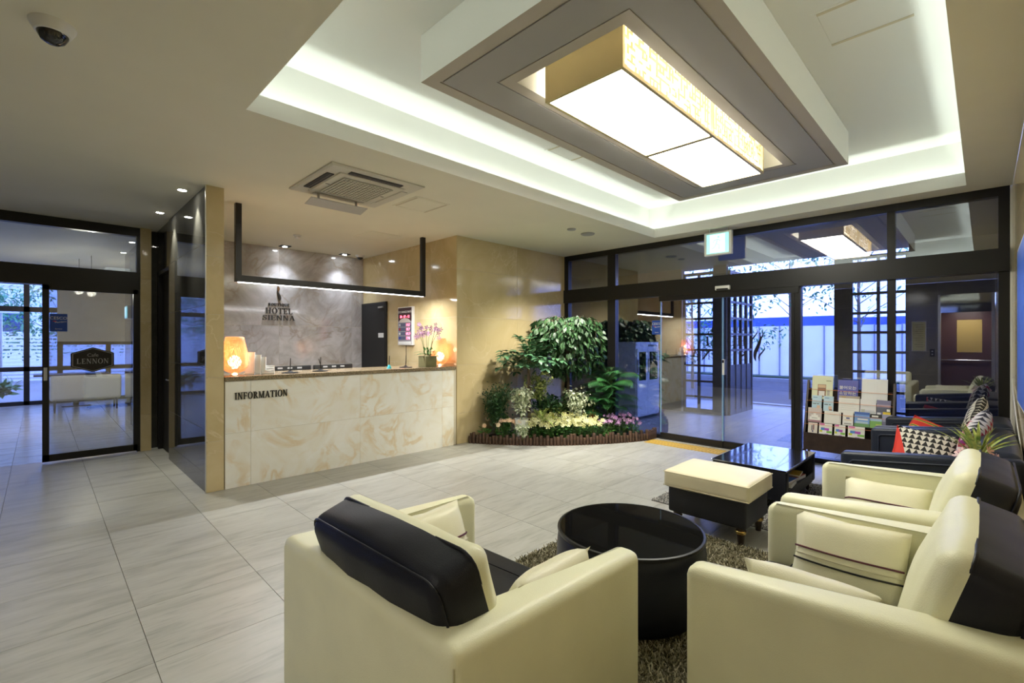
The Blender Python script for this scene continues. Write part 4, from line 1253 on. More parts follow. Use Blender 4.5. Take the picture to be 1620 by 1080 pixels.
# ------------------------------------------------------------------ black sofas along the wall
def sofa(name, label, W, x, zf=0.695, zb=0.785):
    t = thing(name, label, 'sofa', (x, 0.285, 0))
    D, A = 0.92, 0.12
    hd, hw_ = D / 2, W / 2
    for s in (-1, 1):
        bm = bxm(-A / 2, A / 2, -hd, hd, 0.10, 0.9)
        for v in bm.verts:
            if v.co.z > 0.5: v.co.z = zf + (zb - zf) * (hd - v.co.y) / D
        bmesh.ops.bevel(bm, geom=bm.edges[:], offset=0.025, segments=3, profile=0.5, affect='EDGES')
        a = obj('armrest', bm, M['navy_blue'], t, loc=(s * (hw_ - A / 2), 0, 0), smooth=45)
        for q in (-1, 1):
            xx = q * (A / 2 + 0.001)
            def tz(y): return zf + (zb - zf) * (hd - y) / D
            loop = [(xx, hd - 0.06, 0.18), (xx, hd - 0.06, tz(hd) - 0.065), (xx, hd - 0.075, tz(hd) - 0.05), (xx, -hd + 0.08, tz(-hd) - 0.055), (xx, -hd + 0.06, tz(-hd) - 0.075), (xx, -hd + 0.06, 0.18), (xx, hd - 0.06, 0.18)]
            obj('piping', tubem(loop, 0.007, 8), M['navy_blue'], a, smooth=60)
    iw = W - 2 * A
    obj('backrest', cushion(iw, 0.22, 0.52, 0.05, (0, 0.02, 0.01), 9), M['navy_blue'], t, loc=(0, -hd + 0.115, 0.54), smooth=60)
    bp = [(-iw / 2 + 0.01, -hd + 0.21, 0.76), (iw / 2 - 0.01, -hd + 0.21, 0.76)]
    obj('piping', tubem(bp, 0.007, 8), M['navy_blue'], t, smooth=60)
    obj('base', bxm(-hw_ + 0.03, hw_ - 0.03, -hd + 0.02, hd - 0.03, 0.10, 0.28, 0.01), M['navy_blue'], t, smooth=40)
    n = 2 if W > 1.2 else 1
    for k in range(n):
        cw_ = iw / n
        obj('seat_cushion', cushion(cw_ - 0.006, D - 0.22, 0.15, 0.035, (0, 0, 0.015), 9), M['navy_blue'], t, loc=(-iw / 2 + cw_ * (k + 0.5), 0.10, 0.355), smooth=60)
    for sx in (-1, 1):
        for sy in (-1, 1):
            obj('leg', lathem([(0.016, 0.0), (0.022, 0.10)], 12), M['dark_wood'], t, loc=(sx * (hw_ - 0.08), sy * (hd - 0.08), 0), smooth=40)
    return t
sofa('sofa', 'wide black textured leather sofa beside the cream armchair', 1.43, 4.85)
sofa('sofa', 'single black textured leather chair next to the glass front and brochure rack', 0.90, 6.03)

def tri_mat(name, a, b, k=26, red=None):
    m, t, bs = nt(name)
    tc = N(t, 'ShaderNodeTexCoord')
    sp = N(t, 'ShaderNodeSeparateXYZ'); L(t, tc.outputs['Object'], sp.inputs[0])
    def mul(o, v):
        n = N(t, 'ShaderNodeMath', operation='MULTIPLY'); L(t, o, n.inputs[0]); n.inputs[1].default_value = v; return n.outputs[0]
    def op(o, x, y=None, v=0):
        n = N(t, 'ShaderNodeMath', operation=o); L(t, x, n.inputs[0])
        if y is not None: L(t, y, n.inputs[1])
        else: n.inputs[1].default_value = v
        return n.outputs[0]
    u = mul(sp.outputs[0], k); v = mul(sp.outputs[2], k)
    fu = op('PINGPONG', u, None, 0.5); fv = op('FRACT', v, None)
    g = op('GREATER_THAN', op('ADD', mul(fu, 2.0), mul(fv, 1.0)), None, 1.0)
    c = mixc(t, g, a, b)
    if red:
        c = mixc(t, op('GREATER_THAN', op('ADD', mul(sp.outputs[0], -1.0), mul(sp.outputs[2], -0.35)), None, red), c, (0.72, 0.05, 0.035))
    L(t, c, bs.inputs['Base Color']); bs.inputs['Roughness'].default_value = 0.8
    return m
def wave_mat(name, stops, k=14, dist=3.0):
    m, t, bs = nt(name)
    wv = N(t, 'ShaderNodeTexWave', wave_type='BANDS', bands_direction='Z', wave_profile='TRI')
    wv.inputs['Scale'].default_value = k; wv.inputs['Distortion'].default_value = dist; wv.inputs['Detail'].default_value = 0; wv.inputs['Detail Scale'].default_value = 1.5
    L(t, coords(t), wv.inputs['Vector'])
    r = N(t, 'ShaderNodeValToRGB'); r.color_ramp.interpolation = 'CONSTANT'
    e = r.color_ramp.elements
    e[0].position, e[0].color = 0, (*stops[0][1], 1); e[1].position, e[1].color = stops[1][0], (*stops[1][1], 1)
    for p, c in stops[2:]:
        x = e.new(p); x.color = (*c, 1)
    L(t, wv.outputs['Color'], r.inputs[0]); L(t, r.outputs[0], bs.inputs['Base Color']); bs.inputs['Roughness'].default_value = 0.8
    return m
def zigzag_mat(name, cols, k=9.0, amp=0.035, period=0.07):
    m, t, bs = nt(name)
    tc = N(t, 'ShaderNodeTexCoord')
    sp = N(t, 'ShaderNodeSeparateXYZ'); L(t, tc.outputs['Object'], sp.inputs[0])
    def op(o, x, y):
        n = N(t, 'ShaderNodeMath', operation=o)
        for i, q in enumerate((x, y)):
            if isinstance(q, (int, float)): n.inputs[i].default_value = q
            else: L(t, q, n.inputs[i])
        return n.outputs[0]
    z = op('ADD', sp.outputs[2], op('MULTIPLY', op('PINGPONG', sp.outputs[0], period / 2), amp / (period / 2)))
    f = op('MULTIPLY', op('ADD', z, 0.3), 1 / 0.62)
    r = N(t, 'ShaderNodeValToRGB'); r.color_ramp.interpolation = 'CONSTANT'
    e = r.color_ramp.elements
    n = len(cols)
    e[0].position, e[0].color = 0, (*cols[0], 1); e[1].position, e[1].color = 1 / n, (*cols[1], 1)
    for i in range(2, n):
        x = e.new(i / n); x.color = (*cols[i], 1)
    L(t, f, r.inputs[0]); L(t, r.outputs[0], bs.inputs['Base Color']); bs.inputs['Roughness'].default_value = 0.85
    return m
def pillow(label, loc, rot, m, s=0.45, seed=0):
    t = thing('pillow', label, 'pillow', loc); t.rotation_euler = rot
    obj('cover', pillow_bm(s, s, 0.15, 14, seed), m, t, smooth=80)
    k = s / 2 * 0.985
    obj('edge_seam', tubem([(-k, 0, -k), (0, 0, -k * 0.94), (k, 0, -k), (k * 0.94, 0, 0), (k, 0, k), (0, 0, k * 0.94), (-k, 0, k), (-k * 0.94, 0, 0), (-k, 0, -k)], 0.004, 6), m, t, smooth=60)
    return t
CRM, BLK = (0.72, 0.68, 0.58), (0.02, 0.018, 0.016)
pillow('black and cream triangle pillow with a red corner lying on the wide black sofa', (5.24, 0.36, 0.555), (R(-30), R(8), R(-90)), tri_mat('triangle_print', BLK, CRM, 22, 0.13), 0.42, 1)
pillow('pillow with red and grey zigzag bands leaning on the wide black sofa back', (5.12, 0.06, 0.70), (R(-14), R(18), R(168)), zigzag_mat('zigzag_print', [(0.68, 0.65, 0.66), (0.05, 0.05, 0.07), (0.68, 0.65, 0.66), (0.05, 0.05, 0.07), (0.68, 0.65, 0.66), (0.26, 0.04, 0.20), (0.68, 0.65, 0.66), (0.45, 0.03, 0.08), (0.05, 0.05, 0.07), (0.68, 0.65, 0.66), (0.26, 0.04, 0.20), (0.68, 0.65, 0.66), (0.45, 0.03, 0.08), (0.26, 0.04, 0.20), (0.68, 0.65, 0.66), (0.45, 0.03, 0.08), (0.68, 0.65, 0.66), (0.05, 0.05, 0.07), (0.68, 0.65, 0.66), (0.05, 0.05, 0.07)]), 0.46, 2)
pillow('black and cream triangle pillow leaning in the single black chair by the glass', (5.95, 0.07, 0.72), (R(-14), R(25), R(172)), tri_mat('triangle_print_small', BLK, (0.60, 0.57, 0.48), 20), 0.46, 3)
pillow('small red pillow with yellow trim on the seat of the single black chair', (6.16, 0.40, 0.555), (R(-35), R(20), R(-100)), wave_mat('red_yellow_print', [(0, (0.65, 0.04, 0.03)), (0.5, (0.65, 0.04, 0.03)), (0.7, (0.65, 0.5, 0.04)), (0.85, (0.1, 0.12, 0.05))], 4, 2), 0.36, 4)
# ------------------------------------------------------------------ foliage helpers
def leaf_proto(l, w_, fold=0.25, droop=0.25, n=4):
    """pointed oval leaf along +Y, folded on its midrib; returns verts, faces"""
    prof = [(0.0, 0.05), (0.25, 0.78), (0.5, 1.0), (0.78, 0.62), (1.0, 0.0)] if n == 4 else [(0.0, 0.08), (0.45, 1.0), (1.0, 0.0)]
    v, f = [], []
    for (y, k) in prof:
        z = -droop * l * y * y
        v += [(-w_ / 2 * k, y * l, z + fold * w_ / 2 * k), (0, y * l, z), (w_ / 2 * k, y * l, z + fold * w_ / 2 * k)]
    for i in range(len(prof) - 1):
        a, b = 3 * i, 3 * i + 3
        f += [(a, a + 1, b + 1, b), (a + 1, a + 2, b + 2, b + 1)]
    return v, f


def frame_to(d, up=(0, 0, 1), roll=0.0):
    y = Vector(d).normalized()
    x = y.cross(Vector(up))
    if x.length < 1e-4: x = Vector((1, 0, 0))
    x.normalize()
    z = x.cross(y)
    m = Matrix((x, y, z)).transposed()
    return m @ Matrix.Rotation(roll, 3, 'Y')


def scatter(name, m, parent, items, proto, kind='stuff', mats=None, rnd=None):
    """items: (position, direction, roll, scale) -> one mesh of leaves"""
    pv, pf = proto
    V, Fc, mi = [], [], []
    for (p, d, roll, s) in items:
        fm = frame_to(d, roll=roll)
        o = len(V)
        p = Vector(p)
        V += [tuple(p + fm @ (Vector(q) * s)) for q in pv]
        Fc += [tuple(o + i for i in f) for f in pf]
        if mats: mi += [rnd.randrange(len(mats))] * len(pf)
    me = bpy.data.meshes.new(name)
    me.from_pydata(V, [], Fc)
    for p in me.polygons: p.use_smooth = True
    for mm in (mats or [m]): me.materials.append(mm)
    if mats: me.polygons.foreach_set('material_index', mi)
    return obj(name, me, None, parent, kind=kind)


def leaf_objects(parent, items, proto, m, limit=280, name='leaf'):
    """the first `limit` leaves as objects sharing one mesh, the rest as one piece"""
    me = bpy.data.meshes.new(name)
    me.from_pydata(*[proto[0], [], proto[1]])
    for p in me.polygons: p.use_smooth = True
    me.materials.append(m)
    for (p, d, roll, s) in items[:limit]:
        o = bpy.data.objects.new(name, me)
        link(o, parent)
        o.matrix_local = Matrix.Translation(p) @ frame_to(d, roll=roll).to_4x4() @ Matrix.Scale(s, 4)
    if len(items) > limit:
        scatter('foliage', m, parent, items[limit:], proto)


def rv(rnd, s=1.0): return Vector((rnd.uniform(-s, s), rnd.uniform(-s, s), rnd.uniform(-s, s)))


G = {}
G['deep'] = leafmat('deep_green_leaf', (0.012, 0.046, 0.014), (0.042, 0.115, 0.034), 0.5)
G['mid'] = leafmat('mid_green_leaf', (0.03, 0.10, 0.03), (0.075, 0.19, 0.055), 0.32)
G['zz'] = leafmat('glossy_oval_leaf', (0.035, 0.11, 0.05), (0.09, 0.22, 0.105), 0.4)
G['palm'] = leafmat('palm_leaf', (0.014, 0.075, 0.022), (0.05, 0.18, 0.05), 0.35)
G['varieg'] = leafmat('variegated_leaf', (0.30, 0.38, 0.18), (0.82, 0.84, 0.64), 0.45, 40)
G['varieg2'] = leafmat('yellow_variegated_leaf', (0.10, 0.18, 0.04), (0.52, 0.54, 0.16), 0.4, 34)
G['blade'] = leafmat('striped_blade', (0.10, 0.20, 0.04), (0.48, 0.52, 0.14), 0.4, 30)
G['low'] = leafmat('low_green_leaf', (0.025, 0.10, 0.02), (0.09, 0.26, 0.05), 0.4)
G['yflower'] = leafmat('pale_yellow_petal', (0.70, 0.68, 0.25), (0.86, 0.85, 0.52), 0.55)
G['pflower'] = leafmat('pink_purple_petal', (0.40, 0.13, 0.42), (0.72, 0.45, 0.70), 0.55)
G['peach'] = leafmat('peach_petal', (0.80, 0.50, 0.32), (0.88, 0.72, 0.50), 0.55)
G['orchid'] = leafmat('orchid_petal', (0.52, 0.14, 0.45), (0.82, 0.60, 0.80), 0.5, 60)
G['red'] = leafmat('red_bract', (0.55, 0.06, 0.015), (0.75, 0.22, 0.04), 0.4)
G['yellow'] = leafmat('yellow_bract', (0.55, 0.42, 0.04), (0.40, 0.45, 0.08), 0.4)

# ------------------------------------------------------------------ planted corner
def bed_arc(t):
    a, b = Vector((4.50, 5.37)), Vector((6.52, 3.62))
    p = a.lerp(b, t)
    nrm = Vector((-(b - a).y, (b - a).x)).normalized()
    if nrm.x + nrm.y > 0: nrm = -nrm
    return p + nrm * 0.26 * (1 - (2 * t - 1) ** 2)
bed = thing('flower_bed', 'corner flower bed of soil fenced by a curved row of short brown logs', 'flower bed', (5.6, 4.6, 0))
rnd = random.Random(11)
outline = [bed_arc(i / 24) for i in range(25)] + [Vector((6.76, 3.62)), Vector((6.76, 5.40))]
bm = prism(bmesh.new(), [(p.x - 5.6, p.y - 4.6) for p in outline], 0.0, 0.075)
obj('soil', bm, M['soil'], bed)
n = 56
logme = []
for hgt in (0.105, 0.125, 0.145, 0.165):
    me = to_mesh(lathem([(0.023, 0.0), (0.024, hgt - 0.006), (0.020, hgt)], 10), 'log', 40)
    me.materials.append(M['log']); logme.append(me)
for i in range(n):
    p = bed_arc(i / (n - 1))
    obj('log', logme[(0, 3, 1, 2, 0, 2)[i % 6] if rnd.random() < 0.8 else rnd.randrange(4)], None, bed, loc=(p.x - 5.6 + rnd.uniform(-.004, .004), p.y - 4.6 + rnd.uniform(-.004, .004), 0), rot=(0, 0, rnd.uniform(0, 6)))
for i in range(7):
    obj('log', logme[rnd.randrange(1, 4)], None, bed, loc=(4.50 - 5.6 + 0.02, 5.37 - 4.6 - 0.0 + 0.008 * i, 0)) if i in (0, ) else obj('log', logme[rnd.randrange(1, 4)], None, bed, loc=(6.52 - 5.6 + 0.045 * i - 0.02, 3.62 - 4.6, 0))
SOIL = 0.075


def branchy(t, base, h, spread, nb, rnd, m, r0=0.012, lean=(0, 0)):
    """stems fanning from the base; returns sample points with directions"""
    out = []
    bm = bmesh.new()
    for k in range(nb):
        a = k / nb * 6.283 + rnd.uniform(-.4, .4)
        sp = spread * rnd.uniform(0.35, 1.0)
        hh = h * rnd.uniform(0.75, 1.0)
        pts = []
        for i in range(7):
            s = i / 6
            pts.append(Vector((base[0] + math.cos(a) * sp * s ** 1.6 + lean[0] * s * s, base[1] + math.sin(a) * sp * s ** 1.6 + lean[1] * s * s, base[2] + hh * (s - 0.12 * s * s))))
        tube(bm, pts, r0, 6, r0 * 0.3)
        out.append(pts)
    obj('stem', bm, m, t, smooth=60, kind='stuff')
    return out


# oval leaf shrub with leaves paired along arching stems
def zz_plant(label, x, y, h, spread, ns, seed):
    rnd = random.Random(seed)
    t = thing('oval_leaf_shrub', label, 'plant', (x, y, SOIL))
    tr = obj('trunk', tubem([(0, 0, 0), (0.01, 0, 0.5), (0, 0.01, 1.16)], 0.03, 8, 0.022), M['bark'], t, smooth=60)
    items = []
    bm = bmesh.new()
    for k in range(ns):
        a = k / ns * 6.283 + rnd.uniform(-.3, .3)
        el = rnd.uniform(0.05, 1.2)
        ln = spread * rnd.uniform(0.8, 1.1)
        pts = []
        for i in range(9):
            s = i / 8
            rr = ln * math.cos(el) * s
            zz = 1.02 + 0.14 * (k % 2) + rnd.uniform(0, 0.02) + ln * math.sin(el) * s - 0.22 * ln * s * s * s
            pts.append(Vector((math.cos(a) * rr, math.sin(a) * rr, zz)))
        tube(bm, pts, 0.006, 5, 0.002)
        for i in range(2, 9):
            d = (pts[i] - pts[i - 1]).normalized()
            side = d.cross(Vector((0, 0, 1))).normalized()
            for sg in (-1, 1):
                dd = (d * 0.55 + side * sg + Vector((0, 0, rnd.uniform(-0.1, 0.25)))).normalized()
                items.append((pts[i] + side * sg * 0.004, dd, rnd.uniform(-.3, .3), rnd.uniform(0.8, 1.15)))
        items.append((pts[-1], (pts[-1] - pts[-2]).normalized(), 0, 1.0))
    obj('stem', bm, M['stem'], t, smooth=60, kind='stuff')
    rnd.shuffle(items)
    leaf_objects(t, items, leaf_proto(0.115, 0.058, 0.2, 0.2), G['zz'])
    return t
zz_plant('tall shrub with paired oval leaves against the beige wall behind the white pot', 5.20, 4.84, 1.7, 0.50, 40, 21)


def weeping(label, x, y, h, rad, n, seed, m, lf=(0.10, 0.042), name='weeping_fig', lim=280):
    rnd = random.Random(seed)
    t = thing(name, label, 'plant', (x, y, SOIL))
    obj('trunk', tubem([(0, 0, 0), (0.02, 0.01, h * 0.35), (-0.01, 0.0, h * 0.62)], 0.035, 8, 0.022), M['bark'], t, smooth=60)
    bm = bmesh.new()
    items = []
    per = 16
    for k in range(n // per):
        a = rnd.uniform(0, 6.283)
        z0 = h * rnd.uniform(0.55, 0.9)
        rr = rad * math.sqrt(rnd.uniform(0.15, 1))
        drop = rnd.uniform(0.15, 0.75) * h * 0.55
        pts = []
        for i in range(9):
            s = i / 8
            q = rr * math.sin(min(1, s * 1.5) * math.pi / 2)
            z = z0 + (h - z0) * math.sin(min(1, s * 1.8) * math.pi / 2) * (1 - 0.5 * (rr / rad) ** 2) - drop * max(0, s - 0.4) ** 1.5 * 2
            pts.append(Vector((math.cos(a) * q, math.sin(a) * q, z)))
        tube(bm, pts, 0.005, 4, 0.0015)
        for _ in range(per):
            s = rnd.uniform(0.3, 1) * 8
            i = min(7, int(s)); p = pts[i].lerp(pts[i + 1], s - i)
            d = (Vector((math.cos(a), math.sin(a), 0)) * 0.5 + Vector((0, 0, -0.75)) + rv(rnd, 0.55)).normalized()
            items.append((p + rv(rnd, 0.02), d, rnd.uniform(-.8, .8), rnd.uniform(0.75, 1.15)))
    for _ in range(n // 2):
        v = rv(rnd)
        if v.length > 1: v.normalize()
        p = Vector((v.x * rad * 0.85, v.y * rad * 0.85, h * 0.70 + v.z * h * 0.24))
        items.append((p, Vector((p.x, p.y, -0.35)) + rv(rnd, 0.5), rnd.uniform(-.8, .8), rnd.uniform(0.75, 1.15)))
    obj('branches', bm, M['bark'], t, smooth=60, kind='stuff')
    # the leaves on the side of the room come first
    items.sort(key=lambda it: it[0].x + it[0].y - 0.4 * it[0].z)
    leaf_objects(t, items, leaf_proto(lf[0], lf[1], 0.15, 0.25), m, lim)
    return t
weeping('large dark weeping fig, the tallest plant in the corner bed', 6.02, 4.74, 1.88, 0.60, 2100, 5, G['deep'], (0.115, 0.05))


def bush(name, label, x, y, z0, h, rad, n, m, lf, seed, parent_t=None, droop=0.0):
    rnd = random.Random(seed)
    t = parent_t or thing(name, label, 'plant', (x, y, SOIL))
    st = branchy(t, (0, 0, z0), h * 0.9, rad * 0.9, 12, rnd, M['stem'], 0.007)
    items = []
    for _ in range(n):
        pts = st[rnd.randrange(len(st))]
        s = rnd.uniform(0.35, 1) * 6
        i = min(5, int(s)); p = pts[i].lerp(pts[i + 1], s - i)
        p = p + rv(rnd, rad * 0.28)
        d = (Vector((p.x, p.y, 0)) * 1.2 + Vector((0, 0, 0.25 - droop)) + rv(rnd, 0.6))
        items.append((p, d, rnd.uniform(-.9, .9), rnd.uniform(0.7, 1.15)))
    scatter('foliage', m, t, items, leaf_proto(lf[0], lf[1], 0.15, 0.2, 3 if lf[0] < 0.05 else 4))
    return t
bush('fine_leaf_bush', 'dark fine leaved bush by the beige wall at the desk end of the bed', 4.80, 5.12, 0, 0.98, 0.28, 2300, G['deep'], (0.05, 0.018), 31)
bush('low_bush', 'brighter green low bush in front of the dark fine leaved bush', 4.92, 5.05, 0, 0.40, 0.14, 420, G['low'], (0.045, 0.024), 32)
# variegated plant in a ribbed white pot
vp = thing('potted_plant', 'white and green variegated plant overflowing a ribbed white pot in the bed', 'plant', (5.03, 4.83, SOIL))
bm = bmesh.new()
seg = 40
rg = []
for (r, z) in ((0.075, 0), (0.10, 0.28), (0.105, 0.29), (0.095, 0.29), (0.09, 0.26)):
    rg.append([bm.verts.new(((r * (1 + 0.035 * (i % 2))) * math.cos(6.2832 * i / seg), (r * (1 + 0.035 * (i % 2))) * math.sin(6.2832 * i / seg), z)) for i in range(seg)])
for a, b in zip(rg, rg[1:]):
    for i in range(seg): bm.faces.new((a[i], a[(i + 1) % seg], b[(i + 1) % seg], b[i]))
bm.faces.new(rg[0][::-1]); bm.faces.new(rg[-1])
obj('pot', bm, M['white_plastic'], vp)
bush(None, None, 0, 0, 0.27, 0.58, 0.22, 700, G['varieg'], (0.06, 0.032), 33, vp, 0.5)
vt = thing('trailing_plant', 'variegated trailing plant spilling down before the ribbed white pot', 'plant', (4.93, 4.72, SOIL))
bush(None, None, 0, 0, 0.0, 0.30, 0.13, 260, G['varieg'], (0.042, 0.022), 34, vt, 0.4)
bush('variegated_shrub', 'yellow green variegated shrub in the middle of the bed under the oval leaves', 5.40, 4.80, 0.45, 0.62, 0.24, 420, G['varieg2'], (0.06, 0.034), 35)
bush('variegated_shrub', 'pale variegated shrub right of centre beneath the weeping fig', 5.80, 4.42, 0.15, 0.72, 0.24, 620, G['varieg'], (0.055, 0.026), 36, None, 0.5)
bush('dark_bush', 'dark leafy filler bush at the centre of the bed below the weeping fig', 5.66, 4.80, 0, 0.72, 0.40, 1200, G['deep'], (0.08, 0.032), 37)
bush('dark_bush', 'dark leafy bush between the weeping fig trunk and the palm', 6.12, 4.52, 0, 0.62, 0.26, 700, G['deep'], (0.08, 0.032), 39)
bush('dark_bush', 'dark leafy filler bush behind the purple flowers near the glass', 6.30, 4.05, 0, 0.30, 0.26, 500, G['deep'], (0.06, 0.028), 38)


def blades(name, label, x, y, z0, nb, l, w_, m, seed, arch=0.9, el0=0.5, el1=1.4, cat='plant', root=None):
    """tuft of arching strap leaves, each its own object"""
    rnd = random.Random(seed)
    t = root or thing(name, label, cat, (x, y, z0))
    for k in range(nb):
        a = k / nb * 6.283 * 2.4 + rnd.uniform(-.3, .3)
        el = rnd.uniform(el0, el1)
        ll = l * rnd.uniform(0.7, 1.1)
        bm = bmesh.new()
        prev = None
        for i in range(9):
            s = i / 8
            rr = ll * math.cos(el) * s * (1 + 0.25 * s)
            z = ll * math.sin(el) * s - arch * ll * 0.55 * s ** 2.3
            ww = w_ / 2 * (0.5 + 1.0 * min(1, s * 3)) / 1.5 * (1 if s < 0.6 else max(0.02, (1 - s) / 0.4))
            c = Vector((math.cos(a) * rr, math.sin(a) * rr, z))
            sd = Vector((-math.sin(a), math.cos(a), 0))
            row = [bm.verts.new(c - sd * ww + Vector((0, 0, ww * 0.4))), bm.verts.new(c), bm.verts.new(c + sd * ww + Vector((0, 0, ww * 0.4)))]
            if prev:
                bm.faces.new((prev[0], prev[1], row[1], row[0])); bm.faces.new((prev[1], prev[2], row[2], row[1]))
            prev = row
        obj('leaf', bm, m, t, smooth=80)
    return t
blades('spider_plant', 'striped strap leaf plant in the bed just right of the white pot', 5.24, 4.62, SOIL + 0.22, 26, 0.46, 0.024, G['blade'], 41)
blades('spider_plant', 'striped strap leaf plant in the middle of the bed beneath the weeping fig', 5.62, 4.62, SOIL + 0.28, 28, 0.46, 0.024, G['blade'], 42)
for nm, xx, yy, mm, lb in (('bromeliad', 6.02, 4.28, 'red', 'orange red bromeliad standing up in the right half of the bed'), ('bromeliad', 5.48, 4.60, 'yellow', 'yellow bromeliad standing up near the middle of the bed')):
    t = thing(nm, lb, 'plant', (xx, yy, SOIL + 0.02))
    obj('stem', tubem([(0, 0, 0), (0, 0, 0.22)], 0.008), M['stem'], t, smooth=60)
    bl = thing('flower_spike', None, None); bl.parent = t; bl.location = (0, 0, 0.16)
    blades(None, None, 0, 0, 0, 12, 0.20, 0.03, G[mm], 43 + len(mm), 0.1, 1.0, 1.45, root=bl)
    lv = thing('leaf_rosette', None, None); lv.parent = t; lv.location = (0, 0, 0.03)
    blades(None, None, 0, 0, 0, 9, 0.22, 0.028, G['low'], 47 + len(mm), 0.9, 0.4, 1.0, root=lv)

# palm
def palm(label, x, y, h, nf, seed):
    rnd = random.Random(seed)
    t = thing('palm', label, 'plant', (x, y, SOIL))
    bm = bmesh.new()
    items = []
    for k in range(nf):
        a = k * 2.4 + rnd.uniform(-.2, .2)
        el = rnd.uniform(0.6, 1.4)
        ll = rnd.uniform(0.36, 0.50)
        z0 = rnd.uniform(0.15, h * 0.75)
        pts = []
        for i in range(11):
            s = i / 10
            pts.append(Vector((math.cos(a) * ll * s * math.cos(el) * (1 + 0.3 * s), math.sin(a) * ll * s * math.cos(el) * (1 + 0.3 * s), z0 + ll * math.sin(el) * s - 0.40 * ll * s ** 2.4)))
        tube(bm, pts, 0.005, 5, 0.0015)
        for i in range(2, 11):
            d = (pts[i] - pts[i - 1]).normalized(); side = d.cross(Vector((0, 0, 1))).normalized()
            for q in (0, 0.33, 0.66):
                p = pts[i] - (pts[i] - pts[i - 1]) * q
                for sg in (-1, 1):
                    items.append((p, d * 0.75 + side * sg + Vector((0, 0, -0.15)), 0, 1.15 - 0.6 * abs(i / 10 - 0.45)))
    for k in range(4):
        tube(bm, [(0.03 * math.cos(k * 1.6), 0.03 * math.sin(k * 1.6), 0), (0.05 * math.cos(k * 1.6), 0.05 * math.sin(k * 1.6), h * 0.75)], 0.010, 6, 0.006)
    obj('stem', bm, M['stem'], t, smooth=60, kind='stuff')
    scatter('fronds', G['palm'], t, items, leaf_proto(0.18, 0.012, 0.2, 0.35, 3))
palm('dark green feathery palm at the glass end of the corner bed', 6.30, 4.15, 1.15, 56, 51)

# flowering plants along the logs
def bloom_mesh(r, m, n=5, cup=0.35):
    V, Fc = [(0, 0, 0)], []
    for k in range(n):
        a = k / n * 6.283
        o = len(V)
        for (rr, da, zz) in ((0.35, -0.35, 0.15), (0.85, -0.30, 0.9), (1.0, 0.0, 1.0), (0.85, 0.30, 0.9), (0.35, 0.35, 0.15)):
            V.append((r * rr * math.cos(a + da), r * rr * math.sin(a + da), r * cup * zz))
        Fc += [(0, o, o + 1, o + 2), (0, o + 2, o + 3, o + 4)]
    me = bpy.data.meshes.new('flower')
    me.from_pydata(V, [], Fc)
    for p in me.polygons: p.use_smooth = True
    me.materials.append(m)
    return me
BL = {k: bloom_mesh(r, G[k], n, c) for k, r, n, c in (('yflower', 0.042, 6, 0.3), ('pflower', 0.026, 5, 0.3), ('peach', 0.036, 8, 0.8), ('orchid', 0.032, 5, 0.2))}
def flowering(name, label, x, y, kind, nfl, h, rad, seed, group):
    rnd = random.Random(seed)
    t = thing(name, label, 'flower', (x, y, SOIL), 0, group)
    items = []
    for _ in range(34):
        a = rnd.uniform(0, 6.283); r = rad * math.sqrt(rnd.random()) * 0.8
        items.append(((r * math.cos(a), r * math.sin(a), rnd.uniform(0, h * 0.55)), Vector((math.cos(a), math.sin(a), rnd.uniform(0.2, 1.2))), rnd.uniform(-.5, .5), rnd.uniform(0.7, 1.1)))
    scatter('foliage', G['low'], t, items, leaf_proto(0.085, 0.032, 0.2, 0.35))
    bm = bmesh.new()
    for k in range(nfl):
        a = rnd.uniform(0, 6.283); r = rad * math.sqrt(rnd.random())
        p = Vector((r * math.cos(a), r * math.sin(a), h * rnd.uniform(0.72, 1.05)))
        tube(bm, [(p.x * 0.3, p.y * 0.3, 0), p], 0.0025, 4)
        d = Vector((-0.55, -0.55, 0.5)) + rv(rnd, 0.55)
        q = d.to_track_quat('Z', 'Y')
        o = bpy.data.objects.new('flower', BL[kind]); link(o, t)
        o.matrix_local = Matrix.Translation(p) @ q.to_matrix().to_4x4() @ Matrix.Scale(rnd.uniform(0.8, 1.2), 4)
    obj('stem', bm, M['stem'], t, kind='stuff')
    return t
ORD = ('first', 'second', 'third', 'fourth', 'fifth', 'sixth', 'seventh', 'eighth', 'ninth')
rnd = random.Random(77)
def bedpos(tt, inn):
    p = bed_arc(tt); d = (Vector((6.5, 5.25)) - p).normalized()
    return p + d * inn
k = 0
for tt in (0.06, 0.155, 0.225):
    p = bedpos(tt, 0.085)
    flowering('rose_plant', ('peach flowering plant at the wall end of the log edging', 'peach flowering plant second from the wall along the logs', 'peach flowering plant next to the first pale yellow flowers')[k], p.x, p.y, 'peach', (2, 7, 7)[k], 0.25, 0.085, 100 + k, 'peach flowers along the logs'); k += 1
for row, inn in ((0, 0.16), (1, 0.32)):
    for i in range(9 if row == 0 else 7):
        tt = 0.30 + 0.052 * i + 0.02 * row
        p = bedpos(tt, inn)
        flowering('yellow_orchid_plant', 'pale yellow flowering plant, %s of the %s row counted from the beige wall' % (ORD[i], ('front', 'rear')[row]), p.x, p.y, 'yflower', 11, 0.26 + 0.05 * row, 0.105, 120 + 20 * row + i, 'pale yellow flowers')
for i, (tt, inn) in enumerate(((0.765, 0.13), (0.82, 0.2), (0.875, 0.14), (0.92, 0.2), (0.965, 0.13))):
    p = bedpos(tt, inn)
    flowering('purple_flower_plant', 'pink purple flowering plant, %s along the logs toward the glass front' % ORD[i], p.x, p.y, 'pflower', 16, 0.24 + 0.06 * (i % 2), 0.10, 160 + i, 'pink purple flowers')

